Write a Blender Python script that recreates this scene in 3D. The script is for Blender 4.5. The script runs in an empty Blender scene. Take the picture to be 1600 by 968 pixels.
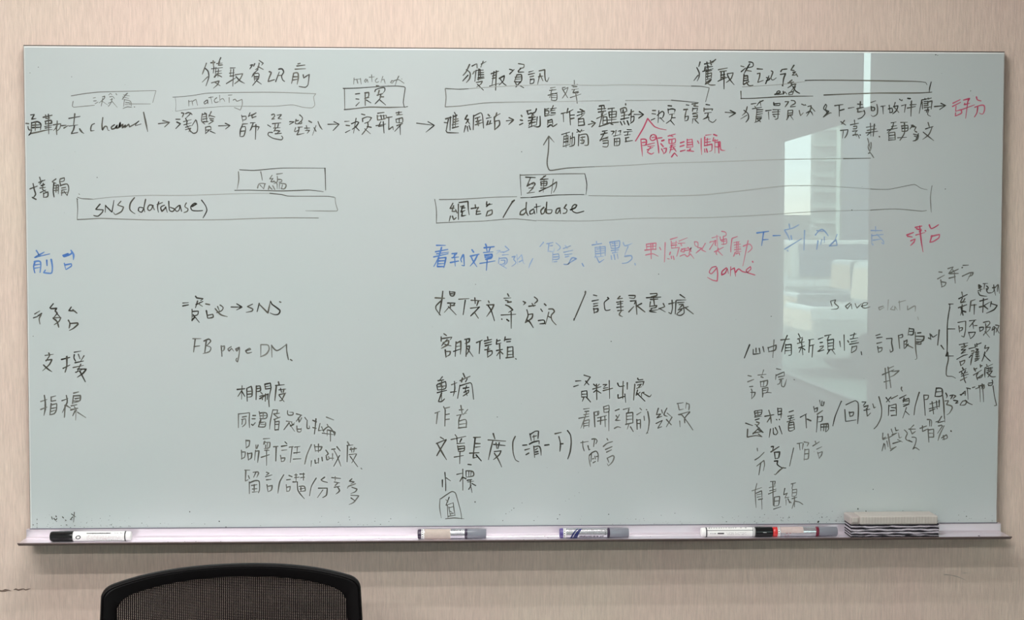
import bpy, bmesh, math, random
from mathutils import Vector, Matrix
random.seed(7)
PI = math.pi
S = bpy.context.scene
COL = S.collection

# ------------------------------------------------------------------ camera
cam_d = bpy.data.cameras.new('camera'); cam = bpy.data.objects.new('camera', cam_d); COL.objects.link(cam)
cam_d.sensor_width = 36.0; cam_d.lens = 2300 / 1600 * 36.0; cam_d.clip_start = 0.05; cam_d.clip_end = 400
cam.matrix_world = Matrix(((0.999199874, 0.000408148908, -0.0399930732, 0.775970504),
                           (-0.0399678825, 0.0471117419, -0.998089701, -2.71464744),
                           (0.00147677412, 0.998889542, 0.0470903594, 1.50021533),
                           (0, 0, 0, 1)))
S.camera = cam
S.view_settings.view_transform = 'Standard'; S.view_settings.look = 'None'
S.view_settings.gamma = 1.0; S.view_settings.use_curve_mapping = False
S.view_settings.exposure = 0.0

# ------------------------------------------------------------------ sky: bright overcast day
w = bpy.data.worlds.new('sky'); S.world = w; w.use_nodes = True
nt = w.node_tree; nt.nodes.clear()
out = nt.nodes.new('ShaderNodeOutputWorld'); bg = nt.nodes.new('ShaderNodeBackground')
tc = nt.nodes.new('ShaderNodeTexCoord'); sep = nt.nodes.new('ShaderNodeSeparateXYZ'); cr = nt.nodes.new('ShaderNodeValToRGB')
nt.links.new(tc.outputs['Generated'], sep.inputs[0]); nt.links.new(sep.outputs['Z'], cr.inputs['Fac'])
cr.color_ramp.elements[0].position = 0.0; cr.color_ramp.elements[0].color = (0.98, 0.94, 0.72, 1)
cr.color_ramp.elements[1].position = 0.05; cr.color_ramp.elements[1].color = (0.80, 1.0, 0.98, 1)
nt.links.new(cr.outputs[0], bg.inputs['Color']); bg.inputs['Strength'].default_value = 13.5
nt.links.new(bg.outputs[0], out.inputs['Surface'])

# ------------------------------------------------------------------ room lamps (power, tint)
LAMP_TINT = (1.0, 0.985, 0.965)
# x centre, y, length, width, watts
LAMPS = [(0.80, -0.70, 0.8, 0.035, 9.0),  # this first lamp is added, unseen, to brighten the top of the wall
         (0.60, -1.05, 0.8, 0.035, 8.0),
         (0.05, -1.42, 1.6, 0.035, 13.0),
         (-0.35, -1.95, 1.2, 0.035, 28.0),
         (-0.30, -4.10, 1.6, 0.10, 92.0)]
CEIL = 2.70

# ------------------------------------------------------------------ helpers
MATS = {}
def mat(name, color, rough=0.5, metal=0.0, spec=0.5, noise=None, bump=None, coat=0.0, emit=None):
    if name in MATS: return MATS[name]
    m = bpy.data.materials.new(name); m.use_nodes = True; MATS[name] = m
    n = m.node_tree; b = n.nodes['Principled BSDF']
    b.inputs['Base Color'].default_value = (*color, 1); b.inputs['Roughness'].default_value = rough
    b.inputs['Metallic'].default_value = metal; b.inputs['Specular IOR Level'].default_value = spec
    b.inputs['Coat Weight'].default_value = coat
    tcn = n.nodes.new('ShaderNodeTexCoord')
    if noise:   # (scale xyz, amount, detail)
        sc, amt, det = noise
        mp = n.nodes.new('ShaderNodeMapping'); mp.inputs['Scale'].default_value = sc
        ns = n.nodes.new('ShaderNodeTexNoise'); ns.inputs['Scale'].default_value = 1.0; ns.inputs['Detail'].default_value = det
        mx = n.nodes.new('ShaderNodeMix'); mx.data_type = 'RGBA'
        mx.inputs[6].default_value = (*[c * (1 - amt) for c in color], 1)
        mx.inputs[7].default_value = (*[min(1, c * (1 + amt)) for c in color], 1)
        n.links.new(tcn.outputs['Object'], mp.inputs[0]); n.links.new(mp.outputs[0], ns.inputs['Vector'])
        n.links.new(ns.outputs['Fac'], mx.inputs[0]); n.links.new(mx.outputs[2], b.inputs['Base Color'])
        if bump:
            bp = n.nodes.new('ShaderNodeBump'); bp.inputs['Strength'].default_value = bump; bp.inputs['Distance'].default_value = 0.001
            n.links.new(ns.outputs['Fac'], bp.inputs['Height']); n.links.new(bp.outputs[0], b.inputs['Normal'])
    if emit:
        b.inputs['Emission Color'].default_value = (*emit[0], 1); b.inputs['Emission Strength'].default_value = emit[1]
    return m

def props(o, label=None, cat=None, group=None, kind=None):
    if label: o['label'] = label
    if cat: o['category'] = cat
    if group: o['group'] = group
    if kind: o['kind'] = kind
    return o
def empty(name, loc, label=None, cat=None, group=None, rz=0.0):
    o = bpy.data.objects.new(name, None); COL.objects.link(o); o.location = loc; o.rotation_euler = (0, 0, rz)
    o.empty_display_size = 0.05
    return props(o, label, cat, group)
class MB:
    def __init__(s): s.v = []; s.f = []; s.m = []
    def box(s, x0, x1, y0, y1, z0, z1, mi=0):
        a = len(s.v)
        s.v += [(x, y, z) for z in (z0, z1) for y in (y0, y1) for x in (x0, x1)]
        s.f += [(a, a+2, a+3, a+1), (a+4, a+5, a+7, a+6), (a, a+1, a+5, a+4), (a+2, a+6, a+7, a+3), (a, a+4, a+6, a+2), (a+1, a+3, a+7, a+5)]
        s.m += [mi] * 6
    def poly(s, pts, mi=0):
        a = len(s.v); s.v += [tuple(p) for p in pts]; s.f.append(tuple(range(a, a + len(pts)))); s.m.append(mi)
    def extrude_x(s, prof, x0, x1, mi=0):      # closed (y,z) profile
        a = len(s.v); k = len(prof)
        s.v += [(x0, y, z) for y, z in prof] + [(x1, y, z) for y, z in prof]
        for i in range(k):
            j = (i + 1) % k; s.f.append((a+i, a+j, a+k+j, a+k+i)); s.m.append(mi)
        s.f.append(tuple(a + i for i in range(k))[::-1]); s.f.append(tuple(a + k + i for i in range(k))); s.m += [mi, mi]
    def lathe_x(s, prof, seg=24, cy=0, cz=0, mi=0, mif=None):  # (x, r) profile round the x axis
        a = len(s.v); k = len(prof)
        for x, r in prof:
            s.v += [(x, cy + r * math.cos(2*PI*i/seg), cz + r * math.sin(2*PI*i/seg)) for i in range(seg)]
        for j in range(k - 1):
            for i in range(seg):
                i2 = (i + 1) % seg
                s.f.append((a+j*seg+i, a+j*seg+i2, a+(j+1)*seg+i2, a+(j+1)*seg+i)); s.m.append(mi if mif is None else mif(j))
        s.f.append(tuple(a + i for i in range(seg))); s.f.append(tuple(a + (k-1)*seg + i for i in range(seg))[::-1]); s.m += [mi, mi]
    def tube(s, pts, r, seg=10, mi=0, closed=False):
        P = [Vector(p) for p in pts]; a = len(s.v); k = len(P)
        for i, p in enumerate(P):
            t = (P[(i+1) % k] - P[i-1]) if closed else (P[min(i+1, k-1)] - P[max(i-1, 0)])
            t.normalize(); u = t.cross(Vector((0, 0, 1)))
            if u.length < 0.2: u = t.cross(Vector((0, 1, 0)))
            u.normalize(); v = t.cross(u); rr = r[i] if isinstance(r, (list, tuple)) else r
            s.v += [tuple(p + (u * math.cos(2*PI*q/seg) + v * math.sin(2*PI*q/seg)) * rr) for q in range(seg)]
        for i in range(k if closed else k - 1):
            for q in range(seg):
                q2 = (q + 1) % seg; i2 = (i + 1) % k
                s.f.append((a+i*seg+q, a+i*seg+q2, a+i2*seg+q2, a+i2*seg+q)); s.m.append(mi)
        if not closed:
            s.f.append(tuple(a + q for q in range(seg))[::-1]); s.f.append(tuple(a + (k-1)*seg + q for q in range(seg))); s.m += [mi, mi]
    def build(s, name, mats, parent=None, smooth=False, bevel=0.0, label=None, kind=None, loc=None, seg=2):
        me = bpy.data.meshes.new(name); me.from_pydata(s.v, [], s.f)
        if not isinstance(mats, (list, tuple)): mats = [mats]
        for q in mats: me.materials.append(q)
        me.polygons.foreach_set('material_index', s.m)
        bm = bmesh.new(); bm.from_mesh(me); bmesh.ops.recalc_face_normals(bm, faces=bm.faces); bm.to_mesh(me); bm.free()
        if smooth: me.polygons.foreach_set('use_smooth', [True] * len(me.polygons))
        o = bpy.data.objects.new(name, me); COL.objects.link(o)
        if parent is not None: o.parent = parent
        if loc is not None: o.location = loc
        if bevel:
            b = o.modifiers.new('bevel', 'BEVEL'); b.width = bevel; b.segments = seg; b.limit_method = 'ANGLE'; b.angle_limit = 0.6
        if smooth:
            try:
                me.set_sharp_from_angle(angle=0.7)
            except Exception: pass
        return props(o, label=label, kind=kind)

# ------------------------------------------------------------------ room shell
WY = 0.020            # plane of the wall that carries the board
XL, XR, YB = -2.3, 2.6, -7.6
def wallpaper(name, c):
    m = bpy.data.materials.new(name); m.use_nodes = True; n = m.node_tree; b = n.nodes['Principled BSDF']
    b.inputs['Roughness'].default_value = 0.75; b.inputs['Specular IOR Level'].default_value = 0.25
    tcn = n.nodes.new('ShaderNodeTexCoord')
    def noise(scale, det, rough=0.6):
        mp = n.nodes.new('ShaderNodeMapping'); mp.inputs['Scale'].default_value = scale
        ns = n.nodes.new('ShaderNodeTexNoise'); ns.inputs['Scale'].default_value = 1.0; ns.inputs['Detail'].default_value = det
        ns.inputs['Roughness'].default_value = rough
        n.links.new(tcn.outputs['Object'], mp.inputs[0]); n.links.new(mp.outputs[0], ns.inputs['Vector']); return ns.outputs['Fac']
    fib = noise((520, 520, 34), 3); weave = noise((650, 650, 500), 1); blot = noise((3.2, 3.2, 2.2), 2)
    r1 = n.nodes.new('ShaderNodeMapRange'); r1.inputs['From Min'].default_value = 0.3; r1.inputs['From Max'].default_value = 0.74
    n.links.new(fib, r1.inputs['Value'])
    m1 = n.nodes.new('ShaderNodeMix'); m1.data_type = 'RGBA'
    m1.inputs[6].default_value = (*[q * 0.885 for q in c], 1); m1.inputs[7].default_value = (*[min(1, q * 1.11) for q in c], 1)
    n.links.new(r1.outputs[0], m1.inputs[0])
    m2 = n.nodes.new('ShaderNodeMix'); m2.data_type = 'RGBA'; m2.blend_type = 'MULTIPLY'; m2.inputs[0].default_value = 1.0
    rp = n.nodes.new('ShaderNodeValToRGB'); rp.color_ramp.elements[0].position = 0.35; rp.color_ramp.elements[0].color = (1.0, 0.96, 0.95, 1)
    rp.color_ramp.elements[1].position = 0.65; rp.color_ramp.elements[1].color = (0.985, 1.0, 0.96, 1)
    n.links.new(blot, rp.inputs[0]); n.links.new(m1.outputs[2], m2.inputs[6]); n.links.new(rp.outputs[0], m2.inputs[7])
    n.links.new(m2.outputs[2], b.inputs['Base Color'])
    ad = n.nodes.new('ShaderNodeMath'); ad.operation = 'MULTIPLY_ADD'; ad.inputs[1].default_value = 0.35
    n.links.new(weave, ad.inputs[0]); n.links.new(fib, ad.inputs[2])
    bp = n.nodes.new('ShaderNodeBump'); bp.inputs['Strength'].default_value = 0.55; bp.inputs['Distance'].default_value = 0.0012
    n.links.new(ad.outputs[0], bp.inputs['Height']); n.links.new(bp.outputs[0], b.inputs['Normal'])
    return m
PAPER = wallpaper('wallpaper', (0.750, 0.610, 0.535))
PAINT = mat('side_wall_paint', (0.42, 0.41, 0.385), 0.8, noise=((6, 6, 6), 0.03, 2))
CEILM = mat('ceiling_tile', (0.75, 0.75, 0.73), 0.85, noise=((60, 60, 60), 0.04, 3))
CARPET = mat('carpet', (0.10, 0.10, 0.11), 0.95, noise=((240, 240, 240), 0.35, 3), bump=0.5)
WHITE = mat('white_trim', (0.72, 0.72, 0.70), 0.45)
def struct(name, mb, m, **k): return mb.build(name, m, kind='structure', **k)
b = MB(); b.box(XL - .12, XR + .12, WY, WY + .12, -.0, CEIL); wall_front = struct('wall_front', b, PAPER)
b = MB(); b.box(XL - .12, XL, YB, WY, 0, CEIL); struct('wall_left', b, PAINT)
b = MB(); b.box(XL - .12, XR + .12, YB - .12, YB, 0, CEIL); struct('wall_back', b, PAINT)
b = MB(); b.box(XL - .12, XR + .12, YB - .12, WY + .12, -.15, 0); struct('floor', b, CARPET)
b = MB(); b.box(XL - .12, XR + .12, YB - .12, WY + .12, CEIL, CEIL + .12); struct('ceiling', b, CEILM)
wy0, wy1, wz0, wz1 = -5.57, -3.695, 0.74, 2.42      # window opening in the right wall
b = MB(); b.box(XR, XR + .05, wy1, WY, 0, CEIL); b.box(XR, XR + .05, YB, wy0, 0, CEIL)
b.box(XR, XR + .05, wy0, wy1, 0, wz0); b.box(XR, XR + .05, wy0, wy1, wz1, CEIL); struct('wall_right', b, PAINT)
b = MB(); b.box(XL, XR, WY - .012, WY, 0, .09); struct('baseboard_front', b, WHITE)
win = props(bpy.data.objects.new('window_1', None), kind='structure'); COL.objects.link(win); win.location = (XR, wy0, wz0)
def wm(x): return x - XR
b = MB(); H = wz1 - wz0; L = wy1 - wy0
b.box(.01, .045, 0, .02, 0, H); b.box(.01, .045, L - .004, L, 0, H); b.box(.01, .045, 0, L, 0, .03); b.box(.01, .045, 0, L, H - .03, H)
b.build('window_frame', mat('window_aluminium', (0.10, 0.105, 0.11), 0.5, 0.2), win)
b = MB(); b.box(-.03, .11, -.03, L + .03, -.03, 0); b.build('window_sill', mat('sill_stone', (0.13, 0.13, 0.125), 0.6), win)
gm = bpy.data.materials.new('window_glass'); gm.use_nodes = True; n = gm.node_tree; n.nodes.clear()
o_ = n.nodes.new('ShaderNodeOutputMaterial'); mx = n.nodes.new('ShaderNodeMixShader'); tr = n.nodes.new('ShaderNodeBsdfTransparent'); gl = n.nodes.new('ShaderNodeBsdfGlossy')
tr.inputs[0].default_value = (0.93, 0.98, 0.96, 1); gl.inputs['Roughness'].default_value = 0.01; mx.inputs[0].default_value = 0.06
n.links.new(tr.outputs[0], mx.inputs[1]); n.links.new(gl.outputs[0], mx.inputs[2]); n.links.new(mx.outputs[0], o_.inputs[0])
b = MB(); b.box(.025, .031, .01, L - .002, .02, H - .02); b.build('window_pane', gm, win)
# roller blind, narrower than the opening, so a gap of sky shows at its near side
bl = empty('roller_blind', (XR, wy0 + .01, wz1 - .03), 'grey roller blind pulled down over the top of the window', 'blind')
b = MB(); b.tube([(0, 0.0, 0), (0, 1.755, 0)], .022, 14); b.build('roller', WHITE, bl, smooth=True)
b = MB(); b.box(.0, .0015, .0, 1.755, -.30, .0); b.build('blind_fabric', mat('blind_fabric', (0.33, 0.33, 0.32), 0.9, noise=((300, 300, 300), .1, 2)), bl)
b = MB(); b.box(-.004, .006, .0, 1.855, -.345, -.30); b.build('bottom_rail', mat('blind_rail', (0.30, 0.31, 0.31), 0.5), bl, bevel=.003)

# ------------------------------------------------------------------ outside the window
b = MB(); b.box(XR + .3, 60, -90, 10, -.35, -.25); struct('parking_ground', b, mat('asphalt', (0.16, 0.20, 0.175), 0.9, noise=((2, 2, 2), .3, 5)))
LV = mat('louver_metal', (0.24, 0.29, 0.27), 0.5); CURT = mat('curtain_glass', (0.13, 0.165, 0.21), 0.3)
PALE = mat('pale_cladding', (0.36, 0.42, 0.39), 0.6)
t = empty('office_block', (11.25, -40, -.25), 'grey office block with louvered side, reflected in the board', 'building', rz=math.radians(12.8))
b = MB(); b.box(.05, .70, -6, 0, 0, 5.4); b.build('facade', LV, t)
b = MB()
for k in range(11): b.box(.0, .72, .0, .10, .45 + k * .45, .45 + k * .45 + .14)
b.build('louver', PALE, t, kind='stuff')
b = MB(); b.box(.68, .80, -.1, .12, 0, 5.45); b.build('corner_column', mat('pale_column', (0.62, 0.72, 0.66), 0.6), t)
b = MB(); b.box(.80, 12, -6, .0, 0, 5.4); b.build('glass_facade', CURT, t)
b = MB()
for k in range(8): b.box(.82 + k * 1.4, .86 + k * 1.4, .0, .05, 0, 5.4)
b.box(.82, 12, .0, .05, 3, 3.06)
b.build('mullion', LV, t, kind='stuff')
t = empty('far_block', (-2, -62, -.25), 'low pale block beyond the car park', 'building')
b = MB(); b.box(0, 30, -4, 0, 0, 2.9); b.build('wall', mat('far_wall', (0.17, 0.21, 0.19), 0.8), t)
b = MB()
for k in range(14): b.box(1 + k * 2, 2.2 + k * 2, 0, .05, 1.2, 2.2)
b.build('window', CURT, t, kind='stuff')
def car(x, y, c, label, hb=0.0, ln=4.4):
    t = empty('car', (x, y, -.25), label, 'car', 'cars parked outside the window')
    m = mat('car_paint_%s' % label[:5].strip(), c, 0.25, coat=1.0)
    b = MB(); pr = [(-.85, .25), (.85, .25), (.88, .75 + hb * .3), (.80, .90 + hb * .3), (-.80, .90 + hb * .3), (-.88, .75 + hb * .3)]
    b.extrude_x(pr, 0, ln); b.build('body', m, t, bevel=.06)
    b = MB(); pr = [(-.78, .88 + hb * .3), (.78, .88 + hb * .3), (.62, 1.42 + hb), (-.62, 1.42 + hb)]; b.extrude_x(pr, .9, ln - .5); b.build('cabin', m, t, bevel=.08)
    b = MB(); b.extrude_x([(-.79, .95 + hb * .3), (.79, .95 + hb * .3), (.67, 1.34 + hb), (-.67, 1.34 + hb)], 1.05, ln - .65); b.build('side_window', CURT, t)
    for wx in (.8, ln - .8):
        for s_ in (-1, 1):
            b = MB(); b.tube([(wx, s_ * .70, .31), (wx, s_ * .88, .31)], .31, 16); b.build('wheel', mat('tyre', (.02, .02, .02), .8), t)
car(5.3, -16.5, (0.42, 0.44, 0.42), 'white hatchback nearest to the window outside', .05)
car(6.3, -21.5, (0.10, 0.12, 0.12), 'dark green estate car parked behind the white hatchback', .02)
car(6.6, -27.0, (0.50, 0.52, 0.50), 'silver van parked farthest from the window', .35, 4.9)

# ------------------------------------------------------------------ ceiling lamps
HOUSE = mat('lamp_housing', (0.7, 0.7, 0.7), 0.4)
DIFF = mat('lamp_diffuser', (0.8, 0.8, 0.8), 0.4, emit=(LAMP_TINT, 3.0))
wh = ['added nearest to the board wall to brighten its top', 'second from the board wall', 'third from the board wall', 'fourth from the board wall', 'at the far end of the room']
for i, (lx, ly, ll, lw, pw) in enumerate(LAMPS):
    t = empty('ceiling_light', (lx, ly, CEIL), 'long white ceiling lamp ' + wh[i], 'lamp', 'ceiling lamps in rows parallel to the board')
    b = MB(); b.box(-ll/2 - .02, ll/2 + .02, -lw/2 - .012, lw/2 + .012, -.03, 0); b.build('housing', HOUSE, t)
    b = MB(); b.box(-ll/2, ll/2, -lw/2, lw/2, -.036, -.03); b.build('diffuser', DIFF, t)
    ld = bpy.data.lights.new('lamp_light', 'AREA'); ld.shape = 'RECTANGLE'; ld.size = ll; ld.size_y = lw; ld.energy = pw; ld.color = LAMP_TINT
    lo = bpy.data.objects.new('lamp_light', ld); COL.objects.link(lo); lo.parent = t; lo.location = (0, 0, -.040)

# strokes of each written phrase on the board plane: x,z in 0.2 mm steps from its upper left corner
INK_GROUPS = [
('marker_box','G',1.1,'thin box drawn around the first small note',
 '421,446 514,429 658,411 874,403 1162,394 1183,394 1165,458 1153,501;438,494 430,537 441,547 549,537 628,529;944,515 1132,514'),
('handwriting','G',1.1,'small faded note in the first box',
 '618,464 639,460;621,491 646,488;635,515 660,500;701,453 722,446 718,467 671,507;704,467 689,536;700,493 750,528;758,435 773,420 787,434;823,423 830,434;765,453 794,449 808,467;772,478 790,474;787,467 779,503 753,539;786,492 833,546;754,510 783,499;880,474 917,423 931,416 909,437;891,434 945,444;884,452 938,466;894,477 952,491 959,538;898,481 890,539;909,502 945,506;905,520 948,522;886,557 923,542 966,547;986,542 990,543'),
('handwriting','K',2.0,'black writing ending in channel',
 '56,619 89,615 63,658 102,651;12,695 37,698;30,723 37,752 62,756;62,756 50,788 36,803 50,788 115,774 194,755 245,751;63,687 58,752;63,691 116,680 145,701 141,752;69,712 134,708;69,734 137,730;98,687 94,759;167,640 246,621;189,618 192,650;214,614 217,643;192,650 224,647;185,676 238,668 242,693 191,701;188,679 188,701;180,723 245,712;214,658 215,788;184,737 238,730;256,708 324,697 316,736 295,758;292,672 288,722 259,758;284,722 287,794;331,715 371,711;352,736 389,714;397,649 497,631;451,606 443,678 439,707;399,718 475,707;446,714 438,750 416,787 474,776;492,743 506,765 528,783;494,743 510,765;626,695 604,706 593,735 593,761 622,757;702,641 694,706 697,753 719,720 737,720 747,753 758,756;806,705 777,727 784,745 812,734 831,705 820,734 841,731 860,683 852,727 881,698 877,734 906,705 899,730 935,698 942,723 1000,690 1029,668 1000,694 993,712 1043,697;1070,592 1087,675 1104,762'),
('handwriting','K',1.9,'black heading over the left flow',
 '1640,144 1621,195 1603,242;1625,188 1654,216 1661,267 1635,347;1650,267 1602,314;1680,140 1716,136;1701,122 1705,173;1770,93 1748,143;1734,147 1781,143;1759,129 1748,162 1784,158;1686,194 1784,183;1708,180 1701,231;1726,183 1718,270;1722,220 1773,212;1733,238 1776,234;1711,270 1733,248 1776,266;1748,201 1744,266;1685,321 1754,303 1740,335 1703,368;1718,317 1761,346;1856,186 1900,184;1860,201 1856,259;1849,233 1889,229;1852,259 1888,255;1885,197 1877,349;1819,327 1870,295 1906,273;1899,247 1968,236 1942,287 1895,327;1906,262 1942,301 1982,323;2037,160 2059,152 2033,192;2077,145 2066,167;2117,116 2153,141 2139,159;2117,141 2106,185 2084,199;2106,170 2153,197;2106,199 2066,236 2051,265;2066,236 2109,232 2116,246 2109,286;2069,246 2073,301;2076,264 2109,263;2076,283 2109,280;2102,286 2058,341;2094,301 2134,329;2207,217 2225,224 2207,271 2196,307 2254,289;2294,194 2323,191 2338,219 2319,256 2330,292 2344,303;2265,307 2298,220;2283,252 2312,249;2469,145 2487,140;2458,164 2530,155;2443,193 2534,188;2428,233 2410,320;2428,230 2464,226 2471,269 2460,327;2421,262 2464,261;2421,291 2461,284;2515,244 2519,273 2562,243;2570,240 2558,334 2536,356 2478,349'),
('marker_box','G',1.0,'long thin box drawn around matching',
 '1334,453 1500,438 1645,415 1898,407 2260,403 2631,414 2609,443 2619,515 2597,541 2514,538 2419,516 2260,529 1825,532 1680,542 1506,557 1358,580 1362,515 1356,457'),
('handwriting','G',1.2,'faded word matching',
 '1478,481 1478,532;1482,492 1507,485 1514,528;1514,488 1543,470 1557,524;1641,477 1615,499 1622,513 1644,499 1648,473 1651,509;1677,448 1688,509;1659,455 1699,448;1731,455 1709,476 1717,498 1746,491;1757,433 1760,494;1760,476 1786,462 1803,490;1843,454 1843,498;1836,432 1869,429;1879,476 1898,468 1912,486 1959,468 1962,511 1944,566 1890,544'),
('handwriting','K',1.8,'black two character word between two arrows',
 '1202,693 1303,680;1242,664 1303,680 1259,721;1412,594 1434,597 1419,630;1448,601 1477,590 1492,601 1455,637;1492,593 1506,608;1361,652 1397,652;1368,677 1401,692 1360,735;1430,673 1498,655;1448,644 1462,673;1433,702 1498,684;1462,666 1455,702;1447,724 1494,709;1447,746 1494,731 1476,764;1462,710 1490,767;1538,658 1505,709;1545,662 1556,716 1548,767 1515,778 1483,746;1600,600 1592,665 1621,694;1622,593 1636,607;1607,629 1636,625;1603,651 1643,643;1680,582 1658,629;1658,614 1712,629;1665,643 1701,647;1672,658 1701,665 1657,694;1636,607 1639,673;1607,607 1636,600;1610,673 1650,672;1628,723 1627,778;1628,723 1671,716 1678,745;1635,749 1671,745;1657,752 1627,781;1671,759 1714,777;1747,710 1849,706;1806,686 1849,706 1809,737'),
('marker_box','K',1.5,'black box around two characters, below match',
 '2878,365 3002,361 3221,345 3366,340 3432,347 3443,355 3425,489 3435,533 3465,526;2889,372 2892,550;2888,558 2979,548 3111,533 3293,535 3461,529;2888,556 2979,547'),
('handwriting','G',1.2,'faded small word match above the black box',
 '2977,270 2974,325;3002,281 3011,317;3035,273 3042,324;2977,285 3035,277;3086,277 3071,299 3082,309 3097,280 3104,309;3137,240 3140,302;3115,262 3162,258;3188,272 3170,291 3181,309 3202,301;3239,254 3221,309;3228,287 3250,279 3261,319;3323,293 3308,308 3326,315 3337,293 3319,290;3385,250 3367,286 3352,333;3341,293 3381,282 3432,315;3410,275 3414,277'),
('handwriting','K',1.8,'two black characters inside the black box',
 '2991,415 3027,410;2994,459 3020,462;2994,521 3023,491;3075,404 3111,400 3107,440 3078,451;3078,408 3078,517;3074,455 3114,447;3089,469 3129,494;3180,338 3202,341;3173,374 3166,392;3173,374 3213,360 3253,356 3257,381 3242,403;3206,381 3198,410;3187,425 3235,410;3220,418 3213,454 3169,502;3213,439 3246,439;3213,469 3264,512'),
('handwriting','K',1.7,'black phrase left of the middle arrow',
 '2891,665 2932,661;2902,699 2935,703;2898,765 2939,743;2994,637 2971,768;2953,685 3001,666 3019,673 2993,710 2960,735;2986,710 3022,746;3045,597 3074,604;3052,637 3055,666;3056,637 3096,622 3136,629 3117,658;3074,680 3110,666;3099,673 3103,709 3048,782;3095,709 3132,717;3073,731 3124,775;3191,589 3249,581;3187,607 3190,651 3264,636 3271,607 3191,614;3220,607 3227,643;3245,607 3249,636;3220,665 3198,709 3249,701;3176,702 3263,687;3242,665 3249,767;3278,628 3322,621;3293,636 3292,738 3329,708 3333,737;3359,584 3410,577;3384,573 3384,595;3366,602 3417,599;3358,643 3362,672;3358,643 3417,628 3417,671 3366,672;3388,635 3388,672;3366,701 3417,682;3402,693 3347,752;3395,708 3398,781'),
('marker_arrow','K',1.8,'arrow between the left and middle flow rows',
 '3548,677 3709,696;3651,663 3709,696 3633,758'),
('handwriting','K',1.6,'black phrase before the arrow under the long thin box',
 '1955,613 1965,675;1958,624 1994,620 1994,649 1965,656;2031,591 2016,624;2020,620 2078,594;2045,609 2052,638;2052,634 2085,623;2052,613 2085,591;1961,693 2008,689;1961,704 1943,744 1939,802;1961,718 1986,714 1990,743 1971,802 1939,805;1946,758 1983,754;2034,682 2077,678;2059,685 2030,751;2037,743 2055,714 2113,717 2099,747;2084,696 2078,830;2226,608 2248,601 2255,619 2226,648 2252,644;2277,611 2317,604 2306,619 2284,640 2317,646;2233,688 2309,680;2259,691 2255,728;2288,691 2280,724;2244,728 2302,724;2266,724 2247,757;2258,750 2302,753 2273,775;2258,779 2313,775;2190,699 2218,717;2233,768 2200,768 2193,790 2236,819 2316,833 2327,815 2316,800;2389,669 2433,669 2389,694;2448,647 2440,687 2469,690;2448,661 2469,658;2477,687 2498,683 2495,661;2481,607 2506,632 2498,661 2469,683;2444,723 2433,756;2465,720 2505,716;2440,760 2476,745 2454,789 2520,774;2476,727 2469,749;2564,661 2589,675;2542,705 2549,748;2527,727 2571,726;2534,748 2571,745 2549,774;2629,704 2596,792;2648,668 2666,711 2684,737;2611,723 2629,755;2738,691 2840,690;2793,667 2840,690 2785,747'),
('handwriting','K',1.8,'black heading over the middle flow',
 '4032,140 3999,209 3973,239;4003,188 4036,217 4032,268 4003,304;4017,238 3970,290;4054,155 4090,136;4098,136 4101,172;4156,110 4134,165;4138,136 4182,114;4076,202 4061,227;4090,194 4080,293;4116,180 4112,282;4094,194 4156,190;4112,216 4160,212;4112,234 4160,232;4109,260 4160,252;4127,183 4131,252;4105,274 4164,263;4094,304 4149,292 4135,318 4098,344;4105,322 4157,372;4230,223 4296,200;4255,204 4237,325;4241,244 4274,233;4241,266 4274,259;4277,197 4270,372;4215,336 4303,310;4303,266 4351,240 4340,288 4303,324;4310,266 4340,309 4366,328;4398,182 4424,189;4399,225 4439,185;4479,130 4531,137 4527,166 4494,170;4501,174 4476,199;4479,207 4527,206;4465,232 4443,294;4465,232 4505,228 4509,272;4450,254 4505,250;4450,272 4505,268;4443,294 4505,290 4509,232;4450,298 4465,331;4501,294 4457,342;4494,330 4527,349;4575,206 4615,195;4571,228 4626,217;4586,250 4619,242;4590,268 4586,312;4590,275 4623,268 4619,304 4590,312;4670,195 4722,183 4722,234 4729,282 4744,293 4759,256;4678,220 4656,315;4663,249 4703,242;4678,227 4704,285'),
('marker_box','G',1.2,'long box drawn under the middle heading, left end',
 '3812,360 3937,366 4025,361;3809,363 3816,444 3808,527 3937,519 4157,491 4259,485'),
('marker_box','G',1.2,'long box drawn under the middle heading, right end',
 '6074,325 6170,328 6241,341 6208,468;5889,455 6142,477'),
('marker_box','L',1.1,'faint middle lines of the long box under the middle heading',
 '4025,361 4193,347 4538,327 4891,319 5186,323 5481,316 5851,321 6074,325;4259,485 4524,478 4892,473 5320,461;5467,460 5889,455'),
('handwriting','G',1.5,'small faded note inside the long box',
 '4774,351 4818,343;4766,373 4825,365;4752,417 4836,394;4788,365 4766,438;4781,402 4833,402 4829,460 4781,460;4785,420 4829,420;4781,438 4829,438;4781,402 4785,460;4884,347 4910,343;4899,365 4936,343 4921,387 4884,442;4884,357 4906,394 4932,438;4993,280 4994,313;4972,328 5024,317;4983,339 5017,335;4972,364 5031,357;4995,364 4980,393 5032,379 5021,401;4987,393 5032,390;4958,437 5054,404;5006,393 5021,488'),
('handwriting','K',2.0,'black phrase starting the middle flow row',
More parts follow.
